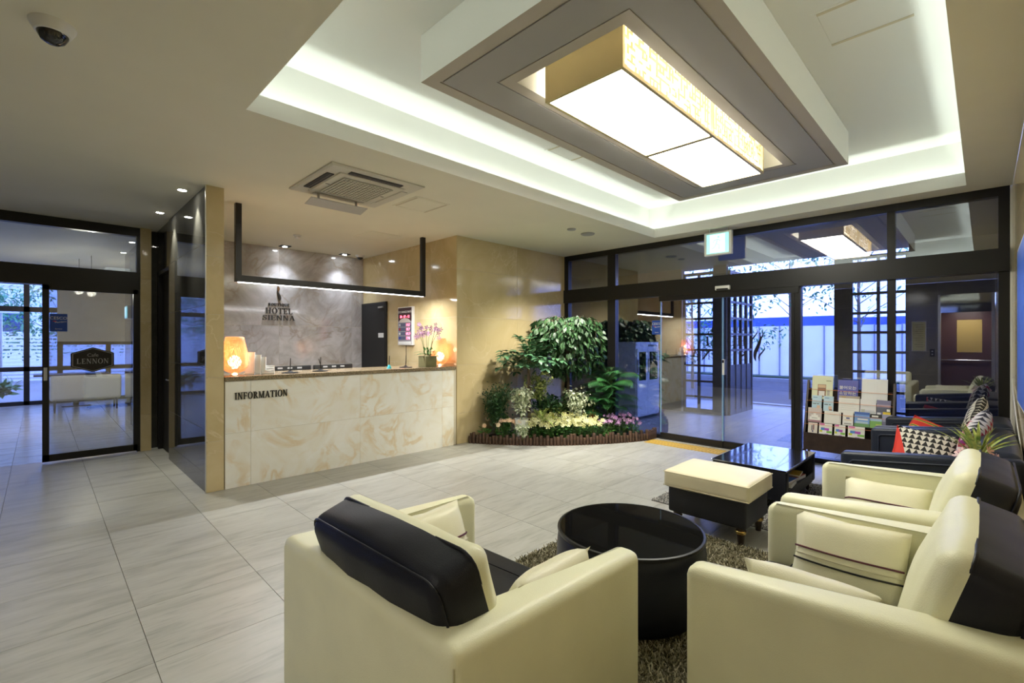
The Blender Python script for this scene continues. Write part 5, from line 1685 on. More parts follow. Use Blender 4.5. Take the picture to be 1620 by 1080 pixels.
# orchid on the desk
op = thing('potted_orchid', 'pink orchids in a square olive pot on the desk before the right lamp', 'plant', (3.90, 5.60, 1.14))
bm = bxm(-0.093, 0.093, -0.093, 0.093, 0, 0.155, 0.004)
obj('pot', bm, plain('olive_pot', (0.20, 0.19, 0.09), 0.45), op, smooth=40)
rnd = random.Random(5)
items = []
for k in range(11):
    a = k * 2.4; items.append(((0.03 * math.cos(a), 0.03 * math.sin(a), 0.15 + 0.005 * k), Vector((math.cos(a), math.sin(a), 0.5)), 0, rnd.uniform(0.7, 1.2)))
leaf_objects(op, items, leaf_proto(0.16, 0.05, 0.2, 0.5), G['low'])
bush_items = [((rnd.uniform(-.06, .06), rnd.uniform(-.06, .06), 0.15 + rnd.uniform(0, .1)), rv(rnd) + Vector((0, 0, 1.2)), 0, rnd.uniform(.6, 1)) for _ in range(30)]
scatter('foliage', G['low'], op, bush_items, leaf_proto(0.06, 0.026))
for k in range(6):
    a = k * 1.05; sx, sy = 0.11 * math.cos(a), 0.06 * math.sin(a)
    tip = Vector((sx * 1.5, sy * 1.3 - 0.02, 0.50 + 0.04 * (k % 3)))
    sp = obj('flower_stem', tubem([(sx * 0.4, sy * 0.4, 0.15), (sx * 0.8, sy * 0.8, 0.35), tip], 0.003, 6), M['stem'], op, smooth=60)
    for j in range(6):
        p = tip + Vector((rnd.uniform(-.045, .045), rnd.uniform(-.03, .03), rnd.uniform(-.11, .04)))
        o = bpy.data.objects.new('flower', BL['orchid']); link(o, sp)
        d = Vector((-0.6, -1, 0.1)) + rv(rnd, 0.5)
        o.matrix_local = Matrix.Translation(p) @ d.to_track_quat('Z', 'Y').to_matrix().to_4x4() @ Matrix.Scale(rnd.uniform(0.8, 1.15), 4)

# plant between the cream armchair and the wide sofa
ps = thing('plant_stand', 'slim dark plant stand squeezed between the cream armchair and the wide sofa', 'plant stand', (4.02, 0.025, 0))
obj('post', lathem([(0.085, 0), (0.085, 0.015), (0.018, 0.03), (0.016, 0.58), (0.085, 0.60), (0.085, 0.615)], 24), M['dark_wood'], ps, smooth=40)
obj('top', lathem([(0.088, 0.613), (0.088, 0.622)], 24), M['dark_wood'], ps)
pp = thing('potted_spider_plant', 'spiky yellow edged plant with pink flowers behind the second cream armchair', 'plant', (4.02, 0.025, 0.622))
obj('pot', lathem([(0.055, 0), (0.075, 0.17), (0.08, 0.175), (0.07, 0.175), (0.068, 0.15)], 24), M['white_plastic'], pp, smooth=40)
bl = thing('leaf_tuft', None, None); bl.parent = pp; bl.location = (0, 0, 0.16)
blades(None, None, 0, 0, 0, 30, 0.33, 0.018, G['blade'], 61, 0.5, 0.78, 1.5, root=bl)
rnd = random.Random(9)
for k in range(12):
    a = k / 12 * 6.283
    o = bpy.data.objects.new('flower', bloom_mesh(0.028, leafmat('pink_petal', (0.75, 0.40, 0.42), (0.85, 0.60, 0.60), 0.5), 6, 0.4) if k == 0 else PINK)
    PINK = o.data
    link(o, pp)
    p = Vector((0.085 * math.cos(a), 0.085 * math.sin(a), 0.19 + rnd.uniform(-.02, .05)))
    d = Vector((p.x, p.y, 0.05)) + rv(rnd, 0.04)
    o.matrix_local = Matrix.Translation(p) @ d.to_track_quat('Z', 'Y').to_matrix().to_4x4() @ Matrix.Scale(rnd.uniform(0.9, 1.3), 4)

# ------------------------------------------------------------------ yellow tactile strip
ts = thing('tactile_strip', 'yellow ribbed tactile paving strip on the floor before the sliding doors', 'floor marking', (6.51, 3.04, 0.0))
M['tactile'] = plain('tactile_yellow', (0.62, 0.40, 0.06), 0.6, var=0.2, bscale=40)
bx('plate', M['tactile'], ts, -0.14, 0.14, -0.55, 0.55, 0.0, 0.004)
for i in range(22):
    y = -0.525 + 0.05 * i
    bx('rib', M['tactile'], ts, -0.135, 0.135, y - 0.012, y + 0.012, 0.004, 0.008)

# ------------------------------------------------------------------ brochure rack
rk = thing('brochure_rack', 'dark brown stepped brochure rack standing against the glass front', 'rack', (6.5, 1.115, 0))
RW = 0.83
wood = plain('rack_wood', (0.035, 0.02, 0.015), 0.45, var=0.25, bscale=16)
for s in (-1, 1):
    y = s * (RW / 2)
    poly = [(0.0, 0.21), (0.0, 0.42), (0.20, 1.03), (0.24, 1.03), (0.24, 0.0), (0.20, 0.0), (0.20, 0.21)]
    bm = bmesh.new()
    a = [bm.verts.new((x, y - 0.011, z)) for x, z in poly]; b = [bm.verts.new((x, y + 0.011, z)) for x, z in poly]
    bm.faces.new(a); bm.faces.new(b[::-1])
    for i in range(len(poly)): bm.faces.new((a[i], b[i], b[(i + 1) % len(poly)], a[(i + 1) % len(poly)]))
    obj('side_panel', bm, wood, rk)
    bx('leg', wood, rk, 0.0, 0.03, y - 0.015, y + 0.015, 0.0, 0.21)
bx('front_panel', wood, rk, -0.012, 0.006, -RW / 2, RW / 2, 0.21, 0.415)
bx('back_panel', wood, rk, 0.225, 0.238, -RW / 2 + 0.011, RW / 2 - 0.011, 0.2, 0.93)
TIER = []
for k in range(4):
    x, z = 0.012 + 0.05 * k, 0.40 + 0.135 * k
    if k: bx('shelf_board', wood, rk, x - 0.012, x + 0.045, -RW / 2 + 0.012, RW / 2 - 0.012, z - 0.006, z)
    else: bx('shelf_board', wood, rk, x - 0.005, x + 0.045, -RW / 2 + 0.012, RW / 2 - 0.012, z - 0.03, z - 0.024)
    TIER.append((x, z - (0.024 if k == 0 else 0)))
    obj('elastic_cord', tubem([(x - 0.012 + 0.02, -RW / 2, z + 0.11), (x - 0.012 + 0.02, RW / 2, z + 0.115)], 0.0022, 6), plain('orange_cord', (0.75, 0.22, 0.06), 0.5), rk)


PRT = {}
def pr(c):
    k = tuple(round(x, 2) for x in c)
    if k not in PRT: PRT[k] = plain('print_ink', c, 0.4)
    return PRT[k]
def brochure(tier, yc, w_, h_, th, col, label, blocks=(), text=None, rz=0.0, lean=12):
    """standing leaflet facing the room; blocks are (u0,u1,v0,v1,colour) areas of flat print"""
    x, z = TIER[tier]
    t = thing('brochure', label, 'brochure', (6.5 + x + 0.004, 1.115 + yc, z + 0.002), 0)
    t.rotation_euler = (0, R(lean), 0)
    obj('booklet', bxm(0, th, -w_ / 2, w_ / 2, 0, h_), pr(col), t)
    bx('pages', M['paper'], t, 0.001, th + 0.0005, -w_ / 2 - 0.0004, w_ / 2 + 0.0004, 0.002, h_ - 0.002) if False else None
    for i, (u0, u1, v0, v1, c) in enumerate(blocks):
        # u runs from the reader's left to right
        e = 0.0007 + 0.0003 * i
        bx('print', pr(c), t, -e, 0.0, w_ / 2 - u1 * w_, w_ / 2 - u0 * w_, v0 * h_, v1 * h_)
    if text:
        for (s, sz, u, v, c) in text:
            me = text_mesh(s, sz, 0.0003)
            obj('lettering', me, pr(c), t, loc=(-0.003, w_ / 2 - u * w_, v * h_), rot=(R(90), 0, R(-90)))
    return t
W_, K_ = (0.82, 0.81, 0.76), (0.03, 0.03, 0.03)
# top tier
brochure(3, 0.27, 0.215, 0.285, 0.014, (0.70, 0.72, 0.50), 'pale green booklet with a dark picture, left end of the rack top tier', ((0.28, 0.68, 0.10, 0.62, (0.30, 0.16, 0.10)), (0.30, 0.66, 0.48, 0.60, (0.60, 0.42, 0.26)), (0.34, 0.62, 0.14, 0.34, (0.72, 0.70, 0.66)), (0.74, 0.86, 0.16, 0.38, (0.45, 0.43, 0.36)), (0.68, 0.92, 0.76, 0.80, (0.35, 0.36, 0.22))))
brochure(3, 0.015, 0.195, 0.245, 0.012, (0.09, 0.10, 0.42), 'blue booklet with white Korean lettering in the rack top tier', (), (('불어오는', 0.046, 0.5, 0.56, (0.85, 0.85, 0.80)), ('소망하는', 0.046, 0.5, 0.30, (0.85, 0.80, 0.55))))
brochure(3, -0.235, 0.235, 0.27, 0.016, (0.80, 0.81, 0.80), 'blank white booklet at the right end of the rack top tier', tuple((0.10 + 0.13 * i, 0.105 + 0.13 * i, 0.05, 0.95, (0.72, 0.73, 0.72)) for i in range(6)), lean=11)
# second tier
SKYB = (0.50, 0.68, 0.78)
for yc, l in ((0.315, 'light blue leaflet with a child drawing, leftmost in the second tier'), (0.195, 'light blue leaflet with a child drawing, second from left in the second tier')):
    brochure(2, yc, 0.10, 0.18, 0.006, SKYB, l, ((0.12, 0.55, 0.85, 0.89, (0.1, 0.25, 0.4)), (0.10, 0.46, 0.42, 0.46, K_), (0.55, 0.72, 0.42, 0.46, K_), (0.52, 0.86, 0.12, 0.34, (0.72, 0.50, 0.36)), (0.60, 0.9, 0.06, 0.14, (0.35, 0.16, 0.10))))
brochure(2, -0.005, 0.20, 0.20, 0.010, W_, 'white form booklet with a tan header in the middle of the second tier', ((0.0, 1.0, 0.86, 1.0, (0.42, 0.35, 0.27)), (0.14, 0.34, 0.89, 0.94, (0.5, 0.3, 0.1))) + tuple((0.12, 0.85 - 0.1 * (i % 2), 0.72 - 0.11 * i, 0.735 - 0.11 * i, (0.62, 0.64, 0.60)) for i in range(6)))
brochure(2, -0.185, 0.145, 0.175, 0.008, (0.78, 0.78, 0.78), 'white leaflet with a faint grey landscape in the second tier', ((0.06, 0.96, 0.10, 0.24, (0.55, 0.56, 0.60)), (0.06, 0.3, 0.10, 0.34, (0.5, 0.5, 0.42)), (0.30, 0.9, 0.24, 0.32, (0.66, 0.67, 0.72))))
brochure(2, -0.325, 0.125, 0.175, 0.008, (0.20, 0.19, 0.33), 'dusk coloured leaflet with yellow corner, right end of the second tier', ((0.0, 1.0, 0.55, 0.72, (0.40, 0.33, 0.42)), (0.0, 1.0, 0.22, 0.52, (0.10, 0.11, 0.16)), (0.45, 1.0, 0.0, 0.26, (0.80, 0.60, 0.04)), (0.05, 0.3, 0.08, 0.2, (0.7, 0.72, 0.75)), (0.72, 0.95, 0.3, 0.45, W_)))
# third tier
brochure(1, 0.325, 0.14, 0.17, 0.006, (0.60, 0.53, 0.50), 'leaflet with a white tent shape over floral print in the third tier', ((0.0, 1.0, 0.0, 0.14, (0.40, 0.22, 0.26)), (0.12, 0.9, 0.14, 0.36, W_), (0.25, 0.75, 0.36, 0.5, W_), (0.4, 0.6, 0.5, 0.62, W_), (0.3, 0.7, 0.26, 0.30, (0.3, 0.3, 0.3))))
brochure(1, 0.145, 0.165, 0.145, 0.012, (0.80, 0.79, 0.73), 'plain ivory leaflet with a thin frame in the third tier', ((0.06, 0.94, 0.88, 0.90, (0.55, 0.5, 0.42)), (0.30, 0.75, 0.74, 0.77, (0.62, 0.6, 0.55)), (0.92, 0.94, 0.05, 0.88, (0.55, 0.5, 0.42))))
brochure(1, -0.005, 0.10, 0.16, 0.008, W_, 'white leaflet with an orange roundel in the third tier', ((0.15, 0.85, 0.62, 0.65, (0.75, 0.4, 0.1)), (0.15, 0.85, 0.36, 0.39, (0.75, 0.4, 0.1)), (0.34, 0.66, 0.46, 0.56, (0.1, 0.1, 0.3)), (0.15, 0.85, 0.1, 0.14, K_)))
brochure(1, -0.135, 0.14, 0.165, 0.008, (0.20, 0.38, 0.74), 'blue sky leaflet over a green hill in the third tier', ((0.0, 1.0, 0.0, 0.22, (0.16, 0.34, 0.14)), (0.0, 1.0, 0.82, 1.0, (0.07, 0.16, 0.50)), (0.1, 0.9, 0.22, 0.36, (0.45, 0.58, 0.72)), (0.22, 0.9, 0.46, 0.56, W_)))
brochure(1, -0.262, 0.105, 0.155, 0.008, (0.22, 0.45, 0.12), 'leaflet with a green field and black header in the third tier', ((0.0, 1.0, 0.72, 1.0, K_), (0.0, 1.0, 0.50, 0.72, (0.45, 0.62, 0.80)), (0.15, 0.7, 0.78, 0.90, W_), (0.5, 1.0, 0.1, 0.3, (0.5, 0.6, 0.1))))
brochure(1, -0.36, 0.085, 0.16, 0.008, (0.36, 0.36, 0.52), 'mauve leaflet at the right end of the third tier', ((0.0, 1.0, 0.1, 0.5, (0.2, 0.2, 0.3)),))
# bottom tier
brochure(0, 0.335, 0.095, 0.155, 0.006, (0.74, 0.68, 0.60), 'beige leaflet with a dark butterfly shape, left end of the bottom tier', ((0.36, 0.47, 0.40, 0.80, (0.12, 0.10, 0.12)), (0.53, 0.66, 0.45, 0.85, (0.22, 0.10, 0.10)), (0.44, 0.58, 0.28, 0.42, (0.1, 0.1, 0.2)), (0.55, 0.85, 0.08, 0.14, (0.35, 0.2, 0.4))))
FEST = ((0.04, 0.42, 0.88, 0.98, (0.70, 0.12, 0.40)), (0.14, 0.46, 0.48, 0.68, (0.08, 0.24, 0.62)), (0.42, 0.76, 0.48, 0.66, (0.42, 0.08, 0.50)), (0.05, 0.26, 0.36, 0.50, (0.62, 0.66, 0.05)), (0.58, 0.98, 0.32, 0.46, (0.22, 0.52, 0.08)), (0.28, 0.58, 0.30, 0.50, W_), (0.45, 0.72, 0.16, 0.26, (0.42, 0.22, 0.60)))
for yc, w_, l in ((0.205, 0.13, 'festival leaflet with purple and blue arch, first of its kind in the bottom tier'), (0.065, 0.105, 'festival leaflet with purple and blue arch, middle one in the bottom tier'), (-0.09, 0.155, 'festival leaflet with purple and blue arch, wide one by the black sofa')):
    brochure(0, yc, w_, 0.16, 0.006, W_, l, FEST)
# ------------------------------------------------------------------ marks on the glass doors
M['sticker'] = plain('black_sticker', (0.012, 0.012, 0.014), 0.5)
gs = thing('door_lettering', 'black hotel lettering and flame emblem stuck on the sliding glass doors, mirrored from inside', 'sign', (XF - 0.0135, 2.3, 1.24))
xg = 0.0
word(gs, 'SIENNA', 0.125, 0.0012, M['sticker'], 0.0, 0.0, 0.78, 0, 0.12, (R(90), 0, R(90)), 2)
word(gs, 'HOTEL', 0.135, 0.0012, M['sticker'], 0.0, 0.20, 0.60, 0, 0.12, (R(90), 0, R(90)), 2)
word(gs, 'BOUTIQUE', 0.06, 0.0012, M['sticker'], 0.0, 0.40, 0.50, 0, 0.12, (R(90), 0, R(90)), 2)
for (dy, z0, h_, wd_) in ((-0.145, -0.01, 0.40, 0.046), (-0.176, 0.12, 0.32, 0.024), (-0.195, 0.0, 0.22, 0.022), (-0.108, 0.22, 0.23, 0.018)):
    obj('flame_stroke', plume([(0.035 * math.sin(i / 14 * 5.2 + 0.6), h_ * i / 14) for i in range(15)], bell(14, wd_), 0.0012), M['sticker'], gs, loc=(0, dy, z0), rot=(R(90), 0, R(90)))

def blue_sticker(loc, rot, label, s=1.0):
    t = thing('blue_sticker', label, 'sticker', loc, 0); t.rotation_euler = rot
    obj('backing', bxm(-0.08 * s, 0.08 * s, 0, 0.002, -0.11 * s, 0.11 * s), emit('blue_sticker_face', (0.0, 0.0, 0.0), 0.0, base=(0.02, 0.08, 0.42)) if 'blue_st' not in M else M['blue_st'], t)
    obj('lettering', text_mesh('CESCO', 0.05 * s, 0.0004), M['white_plastic'], t, loc=(0, -0.001, 0.04 * s), rot=(R(90), 0, 0))
    obj('lettering', text_mesh('Members', 0.028 * s, 0.0004), M['white_plastic'], t, loc=(0.02 * s, -0.001, 0.0), rot=(R(90), R(-8), 0))
    bx('red_mark', plain('red_mark', (0.6, 0.04, 0.04), 0.5), t, -0.05 * s, -0.02 * s, -0.001, 0.0, 0.012 * s, 0.022 * s)
    obj('lettering', text_mesh('01-2345', 0.02 * s, 0.0004) if False else text_mesh('Service', 0.022 * s, 0.0004), M['white_plastic'], t, loc=(0, -0.001, -0.085 * s), rot=(R(90), 0, 0))
    return t
blue_sticker((XF - 0.002, 3.63, 1.72), (0, 0, R(-90)), 'blue notice sticker on the fixed pane beside the sliding doors')
blue_sticker((0.165, YC - 0.0465, 1.735), (0, 0, 0), 'blue notice sticker high on the cafe glass door')

# hexagonal cafe plate
cp = thing('cafe_sign', 'black hexagonal cafe plate with silver letters on the glass door', 'sign', (0.485, YC - 0.05, 1.265))
hexo = [(-0.21, -0.085), (0, -0.16), (0.21, -0.085), (0.21, 0.085), (0, 0.16), (-0.21, 0.085)]
M['plate'] = plain('plate_black', (0.014, 0.012, 0.011), 0.4)
M['silver'] = plain('silver_print', (0.42, 0.42, 0.43), 0.4)
def hexa(k): return [(x * k, y * k) for x, y in hexo]
obj('plate', prism(bmesh.new(), hexa(1.0), 0, 0.004), M['plate'], cp, rot=(R(90), 0, 0))
bm = bmesh.new()
o1, o2 = hexa(0.93), hexa(0.89)
va = [bm.verts.new((x, y, 0.005)) for x, y in o1]; vb = [bm.verts.new((x, y, 0.005)) for x, y in o2]
for i in range(6): bm.faces.new((va[i], va[(i + 1) % 6], vb[(i + 1) % 6], vb[i]))
obj('border', bm, M['silver'], cp, rot=(R(90), 0, 0))
word(cp, 'LENNON', 0.065, 0.0015, M['silver'], -0.155, -0.05, 0.31, -0.005)
obj('lettering', text_mesh('Cafe', 0.06, 0.0005), M['silver'], cp, loc=(0, -0.005, 0.04), rot=(R(90), 0, 0))

# ------------------------------------------------------------------ porch beyond the front
XO = 9.84
po = tag(bx('floor', M['grout'], None, XF + 0.06, 12.2, -0.6, 8.3, -0.2, -0.006), kind='structure')
tmo = boxcache(TP - 0.004, TP - 0.004, 0.02, M['floor_out'])
for i in range(0, 8):
    for j in range(-1, 12):
        obj('tile', tmo, None, po, loc=(XF + 0.1 + TP * (i + 0.5) - po.location.x, -0.5 + TP * (j + 0.5) - po.location.y, -0.01 - po.location.z))
M['porch_dark'] = plain('porch_wall', (0.035, 0.033, 0.033), 0.6)
tag(bx('ceiling', M['porch_dark'], None, XF + 0.09, 10.2, -0.6, 8.3, 3.06, 3.3), kind='structure')
tag(bx('wall_porch', M['porch_dark'], None, XO - 0.05, XO + 0.1, 4.62, 8.3, 0, 3.1), kind='structure')
tag(bx('wall_porch_end', M['porch_dark'], None, XF + 0.09, XO, 7.0, 7.15, 0, 3.1), kind='structure')
tag(bx('wall_porch_side', M['porch_dark'], None, XF + 0.09, XO + 0.1, -0.6, -0.5, 0, 3.1), kind='structure')
tag(bx('trim_4', M['porch_dark'], None, XO - 0.05, XO + 0.06, 3.68, 3.94, 0, 3.06), kind='structure')
tag(bx('trim_5', M['porch_dark'], None, XO - 0.05, XO + 0.06, 1.62, 1.85, 0, 3.06), kind='structure')
tag(bx('trim_6', M['porch_dark'], None, XO - 0.05, XO + 0.06, -0.55, 0.85, 0, 3.06), kind='structure')
M['blue_metal'] = plain('blue_black_metal', (0.015, 0.02, 0.035), 0.4)


def lattice(label, loc, rz, cols, cw_, h=2.95, solid=0.0, m=None):
    t = thing('lattice_door', label, 'door', loc, rz)
    m = m or M['black']
    W = cols * cw_
    for k in range(cols + 1):
        bx('post', m, t, k * cw_ - 0.022, k * cw_ + 0.022, -0.03, 0.03, 0.0, h)
    z = 2.634
    while z > max(0.1, solid):
        bx('rail', m, t, 0.022, W - 0.022, -0.025, 0.025, z - 0.022, z + 0.022); z -= 0.328
    bx('rail', m, t, 0.022, W - 0.022, -0.025, 0.025, h - 0.06, h); bx('rail', m, t, 0.022, W - 0.022, -0.025, 0.025, 0.0, 0.09)
    bx('pane', M['glass_clear'] if 'glass_clear' in M else M.setdefault('glass_clear', glass('porch_glass', (0.9, 0.94, 0.98), 0.05)), t, 0.02, W - 0.02, -0.003, 0.003, 0.09, h - 0.05)
    if solid: bx('kick_panel', M['blue_metal'], t, 0.022, W - 0.022, -0.015, 0.015, 0.09, solid)
    return t
lattice('black lattice glazing of the porch left of the open gate, seen through the doors', (XO, 3.94, 0), R(90), 2, 0.315)
lattice('black lattice gate leaf folded open outward on the left of the opening', (XO + 0.06, 3.66, 0), R(0), 4, 0.315, 2.95, 1.02, M['blue_metal'])
lattice('black lattice glazing of the porch right of the opening, behind the brochure rack', (XO, 0.87, 0), R(90), 2, 0.37)

# white cabinet in the porch
cb = thing('porch_cabinet', 'tall white cabinet with glazed doors standing in the porch behind the plants', 'cabinet', (8.0, 4.66, 0))
M['cab_white'] = plain('cabinet_white', (0.62, 0.66, 0.70), 0.4)
bx('body', M['cab_white'], cb, 0, 0.9, 0.02, 0.42, 0.05, 1.49, 0.01)
bx('plinth', M['black'], cb, 0.03, 0.87, 0.04, 0.4, 0, 0.05)
for (a, b) in ((0.06, 0.40), (0.46, 0.86)):
    d = bx('door', M['cab_white'], cb, a - 0.03, b + 0.02, 0.0, 0.02, 0.08, 1.36)
    dx_, dy_, dz_ = d.location
    bx('glass', M['black_glass'], d, a + 0.03 - dx_, b - 0.05 - dx_, -0.012, -0.009, 0.75 - dz_, 1.30 - dz_)
    bx('handle', M['alu'], d, a - 0.015 - dx_, a - 0.003 - dx_, -0.03, -0.009, 0.9 - dz_, 1.15 - dz_)
for i in range(6): bx('vent', M['black'], cb, 0.48 + 0.06 * i, 0.51 + 0.06 * i, 0.017, 0.021, 1.40, 1.44)

# ------------------------------------------------------------------ street, hoarding and trees
M['asphalt'] = plain('asphalt', (0.045, 0.047, 0.052), 0.85, var=0.2, bscale=3)
tag(bx('ground', M['asphalt'], None, 12.2, 80, -60, 60, -0.25, -0.02), kind='structure')
tag(bx('pavement', plain('pavement', (0.20, 0.20, 0.20), 0.85, var=0.15), None, -40, 12.2, 16.2, 60, -0.25, -0.02), kind='structure')
tag(bx('kerb', plain('kerb_stone', (0.30, 0.30, 0.30), 0.8), None, 12.2, 12.4, -30, 40, -0.2, 0.02), kind='structure')
tag(bx('kerb', plain('kerb_stone_far', (0.22, 0.23, 0.24), 0.8), None, 19.6, 19.85, -30, 40, -0.2, 0.10), kind='structure')
hd_ = thing('hoarding', 'long white sheet construction hoarding with a blue mesh top across the street', 'fence', (21.5, 4.0, 0))
M['sheet'] = plain('white_sheet', (0.80, 0.80, 0.80), 0.55, var=0.04, bscale=1.5)
M['blue_mesh'] = plain('blue_mesh', (0.04, 0.10, 0.42), 0.8, var=0.15, bscale=1)
rnd = random.Random(3)
RIB = plain('hoarding_rib', (0.22, 0.24, 0.30), 0.6)
for i in range(-12, 26):
    y = i * 0.78
    bx('panel', M['sheet'], hd_, rnd.uniform(-0.015, 0.015), 0.05, y - 0.375, y + 0.375, 0.0, 2.12 + rnd.uniform(-.015, .015))
    bx('rib', RIB, hd_, -0.05, 0.02, y + 0.36, y + 0.40, 0.0, 2.14)
for i in range(-3, 7):
    bx('post', M['blue_metal'], hd_, 0.06, 0.12, i * 3.0 - 0.03, i * 3.0 + 0.03, 0, 2.65)
    bx('mesh_sheet', M['blue_mesh'], hd_, 0.05, 0.06, i * 3.0, i * 3.0 + 2.99, 2.10, 2.50 - 0.05 * (i % 3))


def street_tree(label, x, y, h, seed, cw_=1.2, n=900, c0=2.0, mat=None, lf=0.13):
    rnd = random.Random(seed)
    t = thing('street_tree', label, 'tree', (x, y, -0.02))
    bm = bmesh.new()
    tube(bm, [(0, 0, 0), (0.03, 0.02, h * 0.35), (-0.02, 0.03, h * 0.75)], 0.055, 8, 0.02)
    tips = []
    for k in range(16):
        z0 = c0 * 0.9 + (h * 0.8 - c0 * 0.9) * k / 16
        a = k * 2.4 + rnd.uniform(-.3, .3)
        l = cw_ * rnd.uniform(0.6, 1.1)
        pts = [Vector((0, 0, z0)), Vector((math.cos(a) * l * .5, math.sin(a) * l * .5, z0 + l * 0.35)), Vector((math.cos(a) * l, math.sin(a) * l, z0 + l * 0.5))]
        tube(bm, pts, 0.012, 5, 0.003)
        tips.append(pts)
    obj('trunk', bm, M['bark'], t, smooth=60)
    items = []
    for _ in range(n):
        p = tips[rnd.randrange(16)]
        s = rnd.uniform(0.35, 1.1)
        c = p[1].lerp(p[2], s) + rv(rnd, cw_ * 0.22)
        items.append((c, rv(rnd) + Vector((0, 0, -0.2)), rnd.uniform(-1, 1), rnd.uniform(0.7, 1.2)))
    scatter('foliage', mat or G['tree'], t, items, leaf_proto(lf, lf * 0.42, 0.1, 0.2, 3))
    return t
G['tree'] = leafmat('street_tree_leaf', (0.05, 0.19, 0.10), (0.13, 0.36, 0.17), 0.7)
street_tree('young street tree whose trunk shows through the right lattice', 13.2, 2.0, 4.6, 71, 1.5, 500, 2.0)
street_tree('leafy street tree seen through the gap of the porch opening', 14.0, 3.6, 4.8, 72, 1.3, 420, 2.3)
street_tree('dense street tree filling the left lattice of the porch', 15.0, 6.7, 4.5, 73, 1.9, 1700, 0.8, None, 0.15)
street_tree('second dense tree behind the left lattice nearer the gap', 16.5, 6.3, 4.0, 74, 1.6, 1000, 0.6, None, 0.15)
hg = tag(obj('hedge', bxm(-0.4, 0.4, -14, 14, 0, 0.16), plain('hedge_base', (0.02, 0.06, 0.03), 0.9, var=0.5, bscale=20, bumpy=1.0), None, (20.6, 6, -0.02)), kind='stuff')

# ------------------------------------------------------------------ what shows beyond the cafe
bl_ = thing('apartment_building', 'white sided building with dark windows beyond the cafe glass', 'building', (-4, 42, 0))
M['siding'] = plain('white_siding', (0.78, 0.79, 0.80), 0.6)
M['win_blue'] = plain('blue_dark_window', (0.03, 0.06, 0.16), 0.15)
bx('wall', M['siding'], bl_, -14, 14, 0, 10, 0, 16)
for i in range(26): bx('siding_board', M['siding'], bl_, -14, 14, -0.05, 0.0, 1.2 + 0.45 * i, 1.58 + 0.45 * i)
for i in range(9):
    for j in range(4):
        f_ = bx('window', M['siding'], bl_, -12.6 + 2.9 * i, -11.0 + 2.9 * i, -0.12, -0.05, 2.0 + 2.9 * j, 3.7 + 2.9 * j)
        fx_, fy_, fz_ = f_.location
        bx('pane', M['win_blue'], f_, -0.7, 0.7, -0.05, -0.036, -0.75, 0.75)
for j in range(3):
    b_ = bx('balcony', M['siding'], bl_, -2.5, 2.2, -1.4, -0.05, 4.6 + 2.9 * j, 4.75 + 2.9 * j)
    for i in range(12): bx('rail', M['win_blue'], b_, -2.3 + 0.41 * i, -2.26 + 0.41 * i, -0.66, -0.62, 0.07, 1.0)
lf = thing('louvre_fence', 'white horizontal slat fence outside the cafe windows', 'fence', (-2, 21, 0))
for i in range(13): bx('slat', M['siding'], lf, -9, 8, -0.02, 0.0, 0.28 + 0.11 * i, 0.34 + 0.11 * i)
for i in range(7): bx('post', M['alu'], lf, -9 + 2.8 * i, -8.94 + 2.8 * i, 0.0, 0.05, 0, 1.72)
G['far_tree'] = G['tree']
street_tree('leafy tree outside the cafe windows on the left', -2.6, 25, 4.2, 75, 2.2, 1500, 0.8, None, 0.2)
street_tree('leafy tree behind the slat fence outside the cafe', 0.6, 26, 3.4, 76, 2.0, 1500, 0.5, None, 0.2)
lp_ = thing('lamp_post', 'slim street lamp post outside the cafe windows', 'lamp post', (-0.75, 19.0, 0))
obj('post', tubem([(0, 0, 0), (0, 0, 2.3)], 0.035, 10, 0.028), M['alu'], lp_, smooth=60)
bx('lamp_head', M['white_plastic'], lp_, -0.05, 0.35, -0.06, 0.06, 2.28, 2.36)
bush('garden_plant', 'broad leaf plant growing right outside the cafe window', -0.72, 16.9, 0, 0.5, 0.35, 160, G['low'], (0.22, 0.10), 81)

# inside the cafe
be = thing('cafe_bench', 'cream low bench sofa by the far cafe window', 'sofa', (0.72, 14.0, 0), 0)
obj('backrest', cushion(1.15, 0.16, 0.52, 0.05, (0, 0.01, 0), 8), M['cream_warm'], be, loc=(0, -0.28, 0.52), smooth=60)
obj('seat', cushion(1.15, 0.62, 0.20, 0.05, (0, 0, 0.01), 8), M['cream_warm'], be, loc=(0, 0.04, 0.34), smooth=60)
for sx in (-1, 1):
    for sy in (-1, 1): obj('leg', lathem([(0.015, 0.0), (0.02, 0.25)], 10), M['dark_wood'], be, loc=(sx * 0.5, sy * 0.26, 0))
ctb = thing('cafe_table', 'dark table with papers in front of the cafe window', 'table', (0.6, 15.1, 0))
bx('top', M['dark_wood'], ctb, -0.7, 0.6, -0.35, 0.35, 0.72, 0.75); bx('pedestal', M['black'], ctb, -0.05, 0.05, -0.05, 0.05, 0.02, 0.72); bx('foot', M['black'], ctb, -0.25, 0.25, -0.25, 0.25, 0, 0.02)
M['globe'] = emit('pendant_globe', (1.0, 0.95, 0.85), 2.5)
for (x, y, l) in ((0.52, 12.0, 'white glowing dome lamp in the cafe nearer the lobby'), (0.66, 11.4, 'white glowing dome lamp in the cafe, lower of the pair')):
    t = thing('dome_lamp', l, 'lamp', (x, y, ZC))
    z = -0.55 if y > 11.7 else -0.62
    obj('cord', tubem([(0, 0, 0), (0, 0, z + 0.1)], 0.004), M['black'], t)
    point('dome_lamp_light', (x, y, ZC + z - 0.06), 9, (1.0, 0.85, 0.58), 0.06)
    obj('shade', lathem([(0.085, z), (0.08, z + 0.04), (0.05, z + 0.07), (0.01, z + 0.08)], 24), M['globe'], t, smooth=60)
ex2 = thing('exit_sign', 'green exit sign on the dark wall inside the cafe', 'sign', (0.985, 9.6, 1.96))
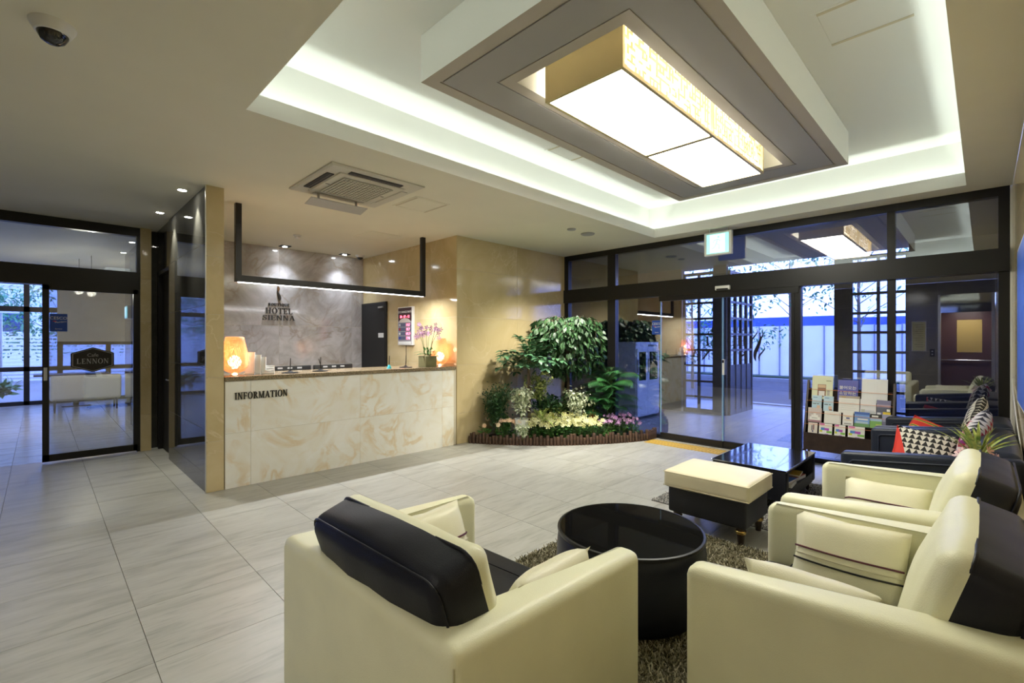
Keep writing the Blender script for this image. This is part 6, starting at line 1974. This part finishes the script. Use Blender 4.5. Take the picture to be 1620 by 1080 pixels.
obj('case', bxm(-0.02, 0.09, -0.17, 0.17, -0.10, 0.10), M['white_plastic'], ex2)
obj('lit_panel', bxm(-0.024, -0.0205, -0.15, 0.15, -0.085, 0.085), M['exit_green'], ex2)
obj('door_symbol', bxm(-0.027, -0.0245, -0.02, 0.11, -0.07, 0.07), M['exit_white'], ex2)

# ------------------------------------------------------------------ notices and fittings on the elevator wall (seen mirrored in the glass)
def notice(label, y, z, w_, h_, col):
    t = thing('notice_board', label, 'notice', (XB, y, z))
    bx('frame', M['alu'], t, 0.0, 0.012, -w_ / 2, w_ / 2, -h_ / 2, h_ / 2)
    bx('sheet', plain('notice_paper', col, 0.6), t, 0.012, 0.015, -w_ / 2 + 0.015, w_ / 2 - 0.015, -h_ / 2 + 0.015, h_ / 2 - 0.015)
    for i in range(11): bx('print', pr((0.25, 0.22, 0.14)), t, 0.015, 0.016, -w_ / 2 + 0.06, w_ / 2 - 0.06 - 0.03 * (i % 3), h_ / 2 - 0.10 - i * (h_ - 0.16) / 11, h_ / 2 - 0.09 - i * (h_ - 0.16) / 11)
    return t
notice('pale yellow notice on the elevator wall mirrored in the glass front', 1.24, 1.64, 0.30, 0.80, (0.62, 0.60, 0.36))
cs = thing('call_panel', 'elevator call button panel beside the steel doors', 'button panel', (XB, 0.97, 1.2))
bx('plate', M['black'], cs, 0, 0.012, -0.05, 0.05, -0.10, 0.10)
for z in (-0.04, 0.04): obj('button', lathem([(0.018, 0), (0.016, 0.006)], 16), M['alu'], cs, loc=(0.012, 0, z), rot=(0, R(90), 0))

# on the armchairs' side wall
wp = thing('reflection_panel', 'tall blue panel standing in for a reflection on the side wall at the right edge, beside the black sofas', 'added panel', (5.0, YW, 1.62))  # added blue panel, colours in a blue reflection on the wall
bx('frame', M['white_plastic'], wp, -0.5, 0.52, -0.0, 0.012, -0.60, 0.60)  # white edge of the added reflection panel
bx('sheet', plain('reflection_blue', (0.05, 0.14, 0.60), 0.4), wp, -0.485, 0.505, 0.012, 0.014, -0.585, 0.585)  # blue face of the added panel, stands in for the reflection
cd = thing('hanging_string', 'thin white cord hanging slantwise on the side wall by the glass front', 'cord', (6.7, YW + 0.006, 1.1))
obj('cord', tubem([(0.06, 0, 0.02), (-0.4, 0.004, -0.09), (-1.2, 0.006, -0.28), (-1.9, 0.004, -0.42)], 0.004, 6), M['white_plastic'], cd, smooth=60)
obj('hook', bxm(0.05, 0.07, -0.006, 0.012, 0.0, 0.03), M['white_plastic'], cd)
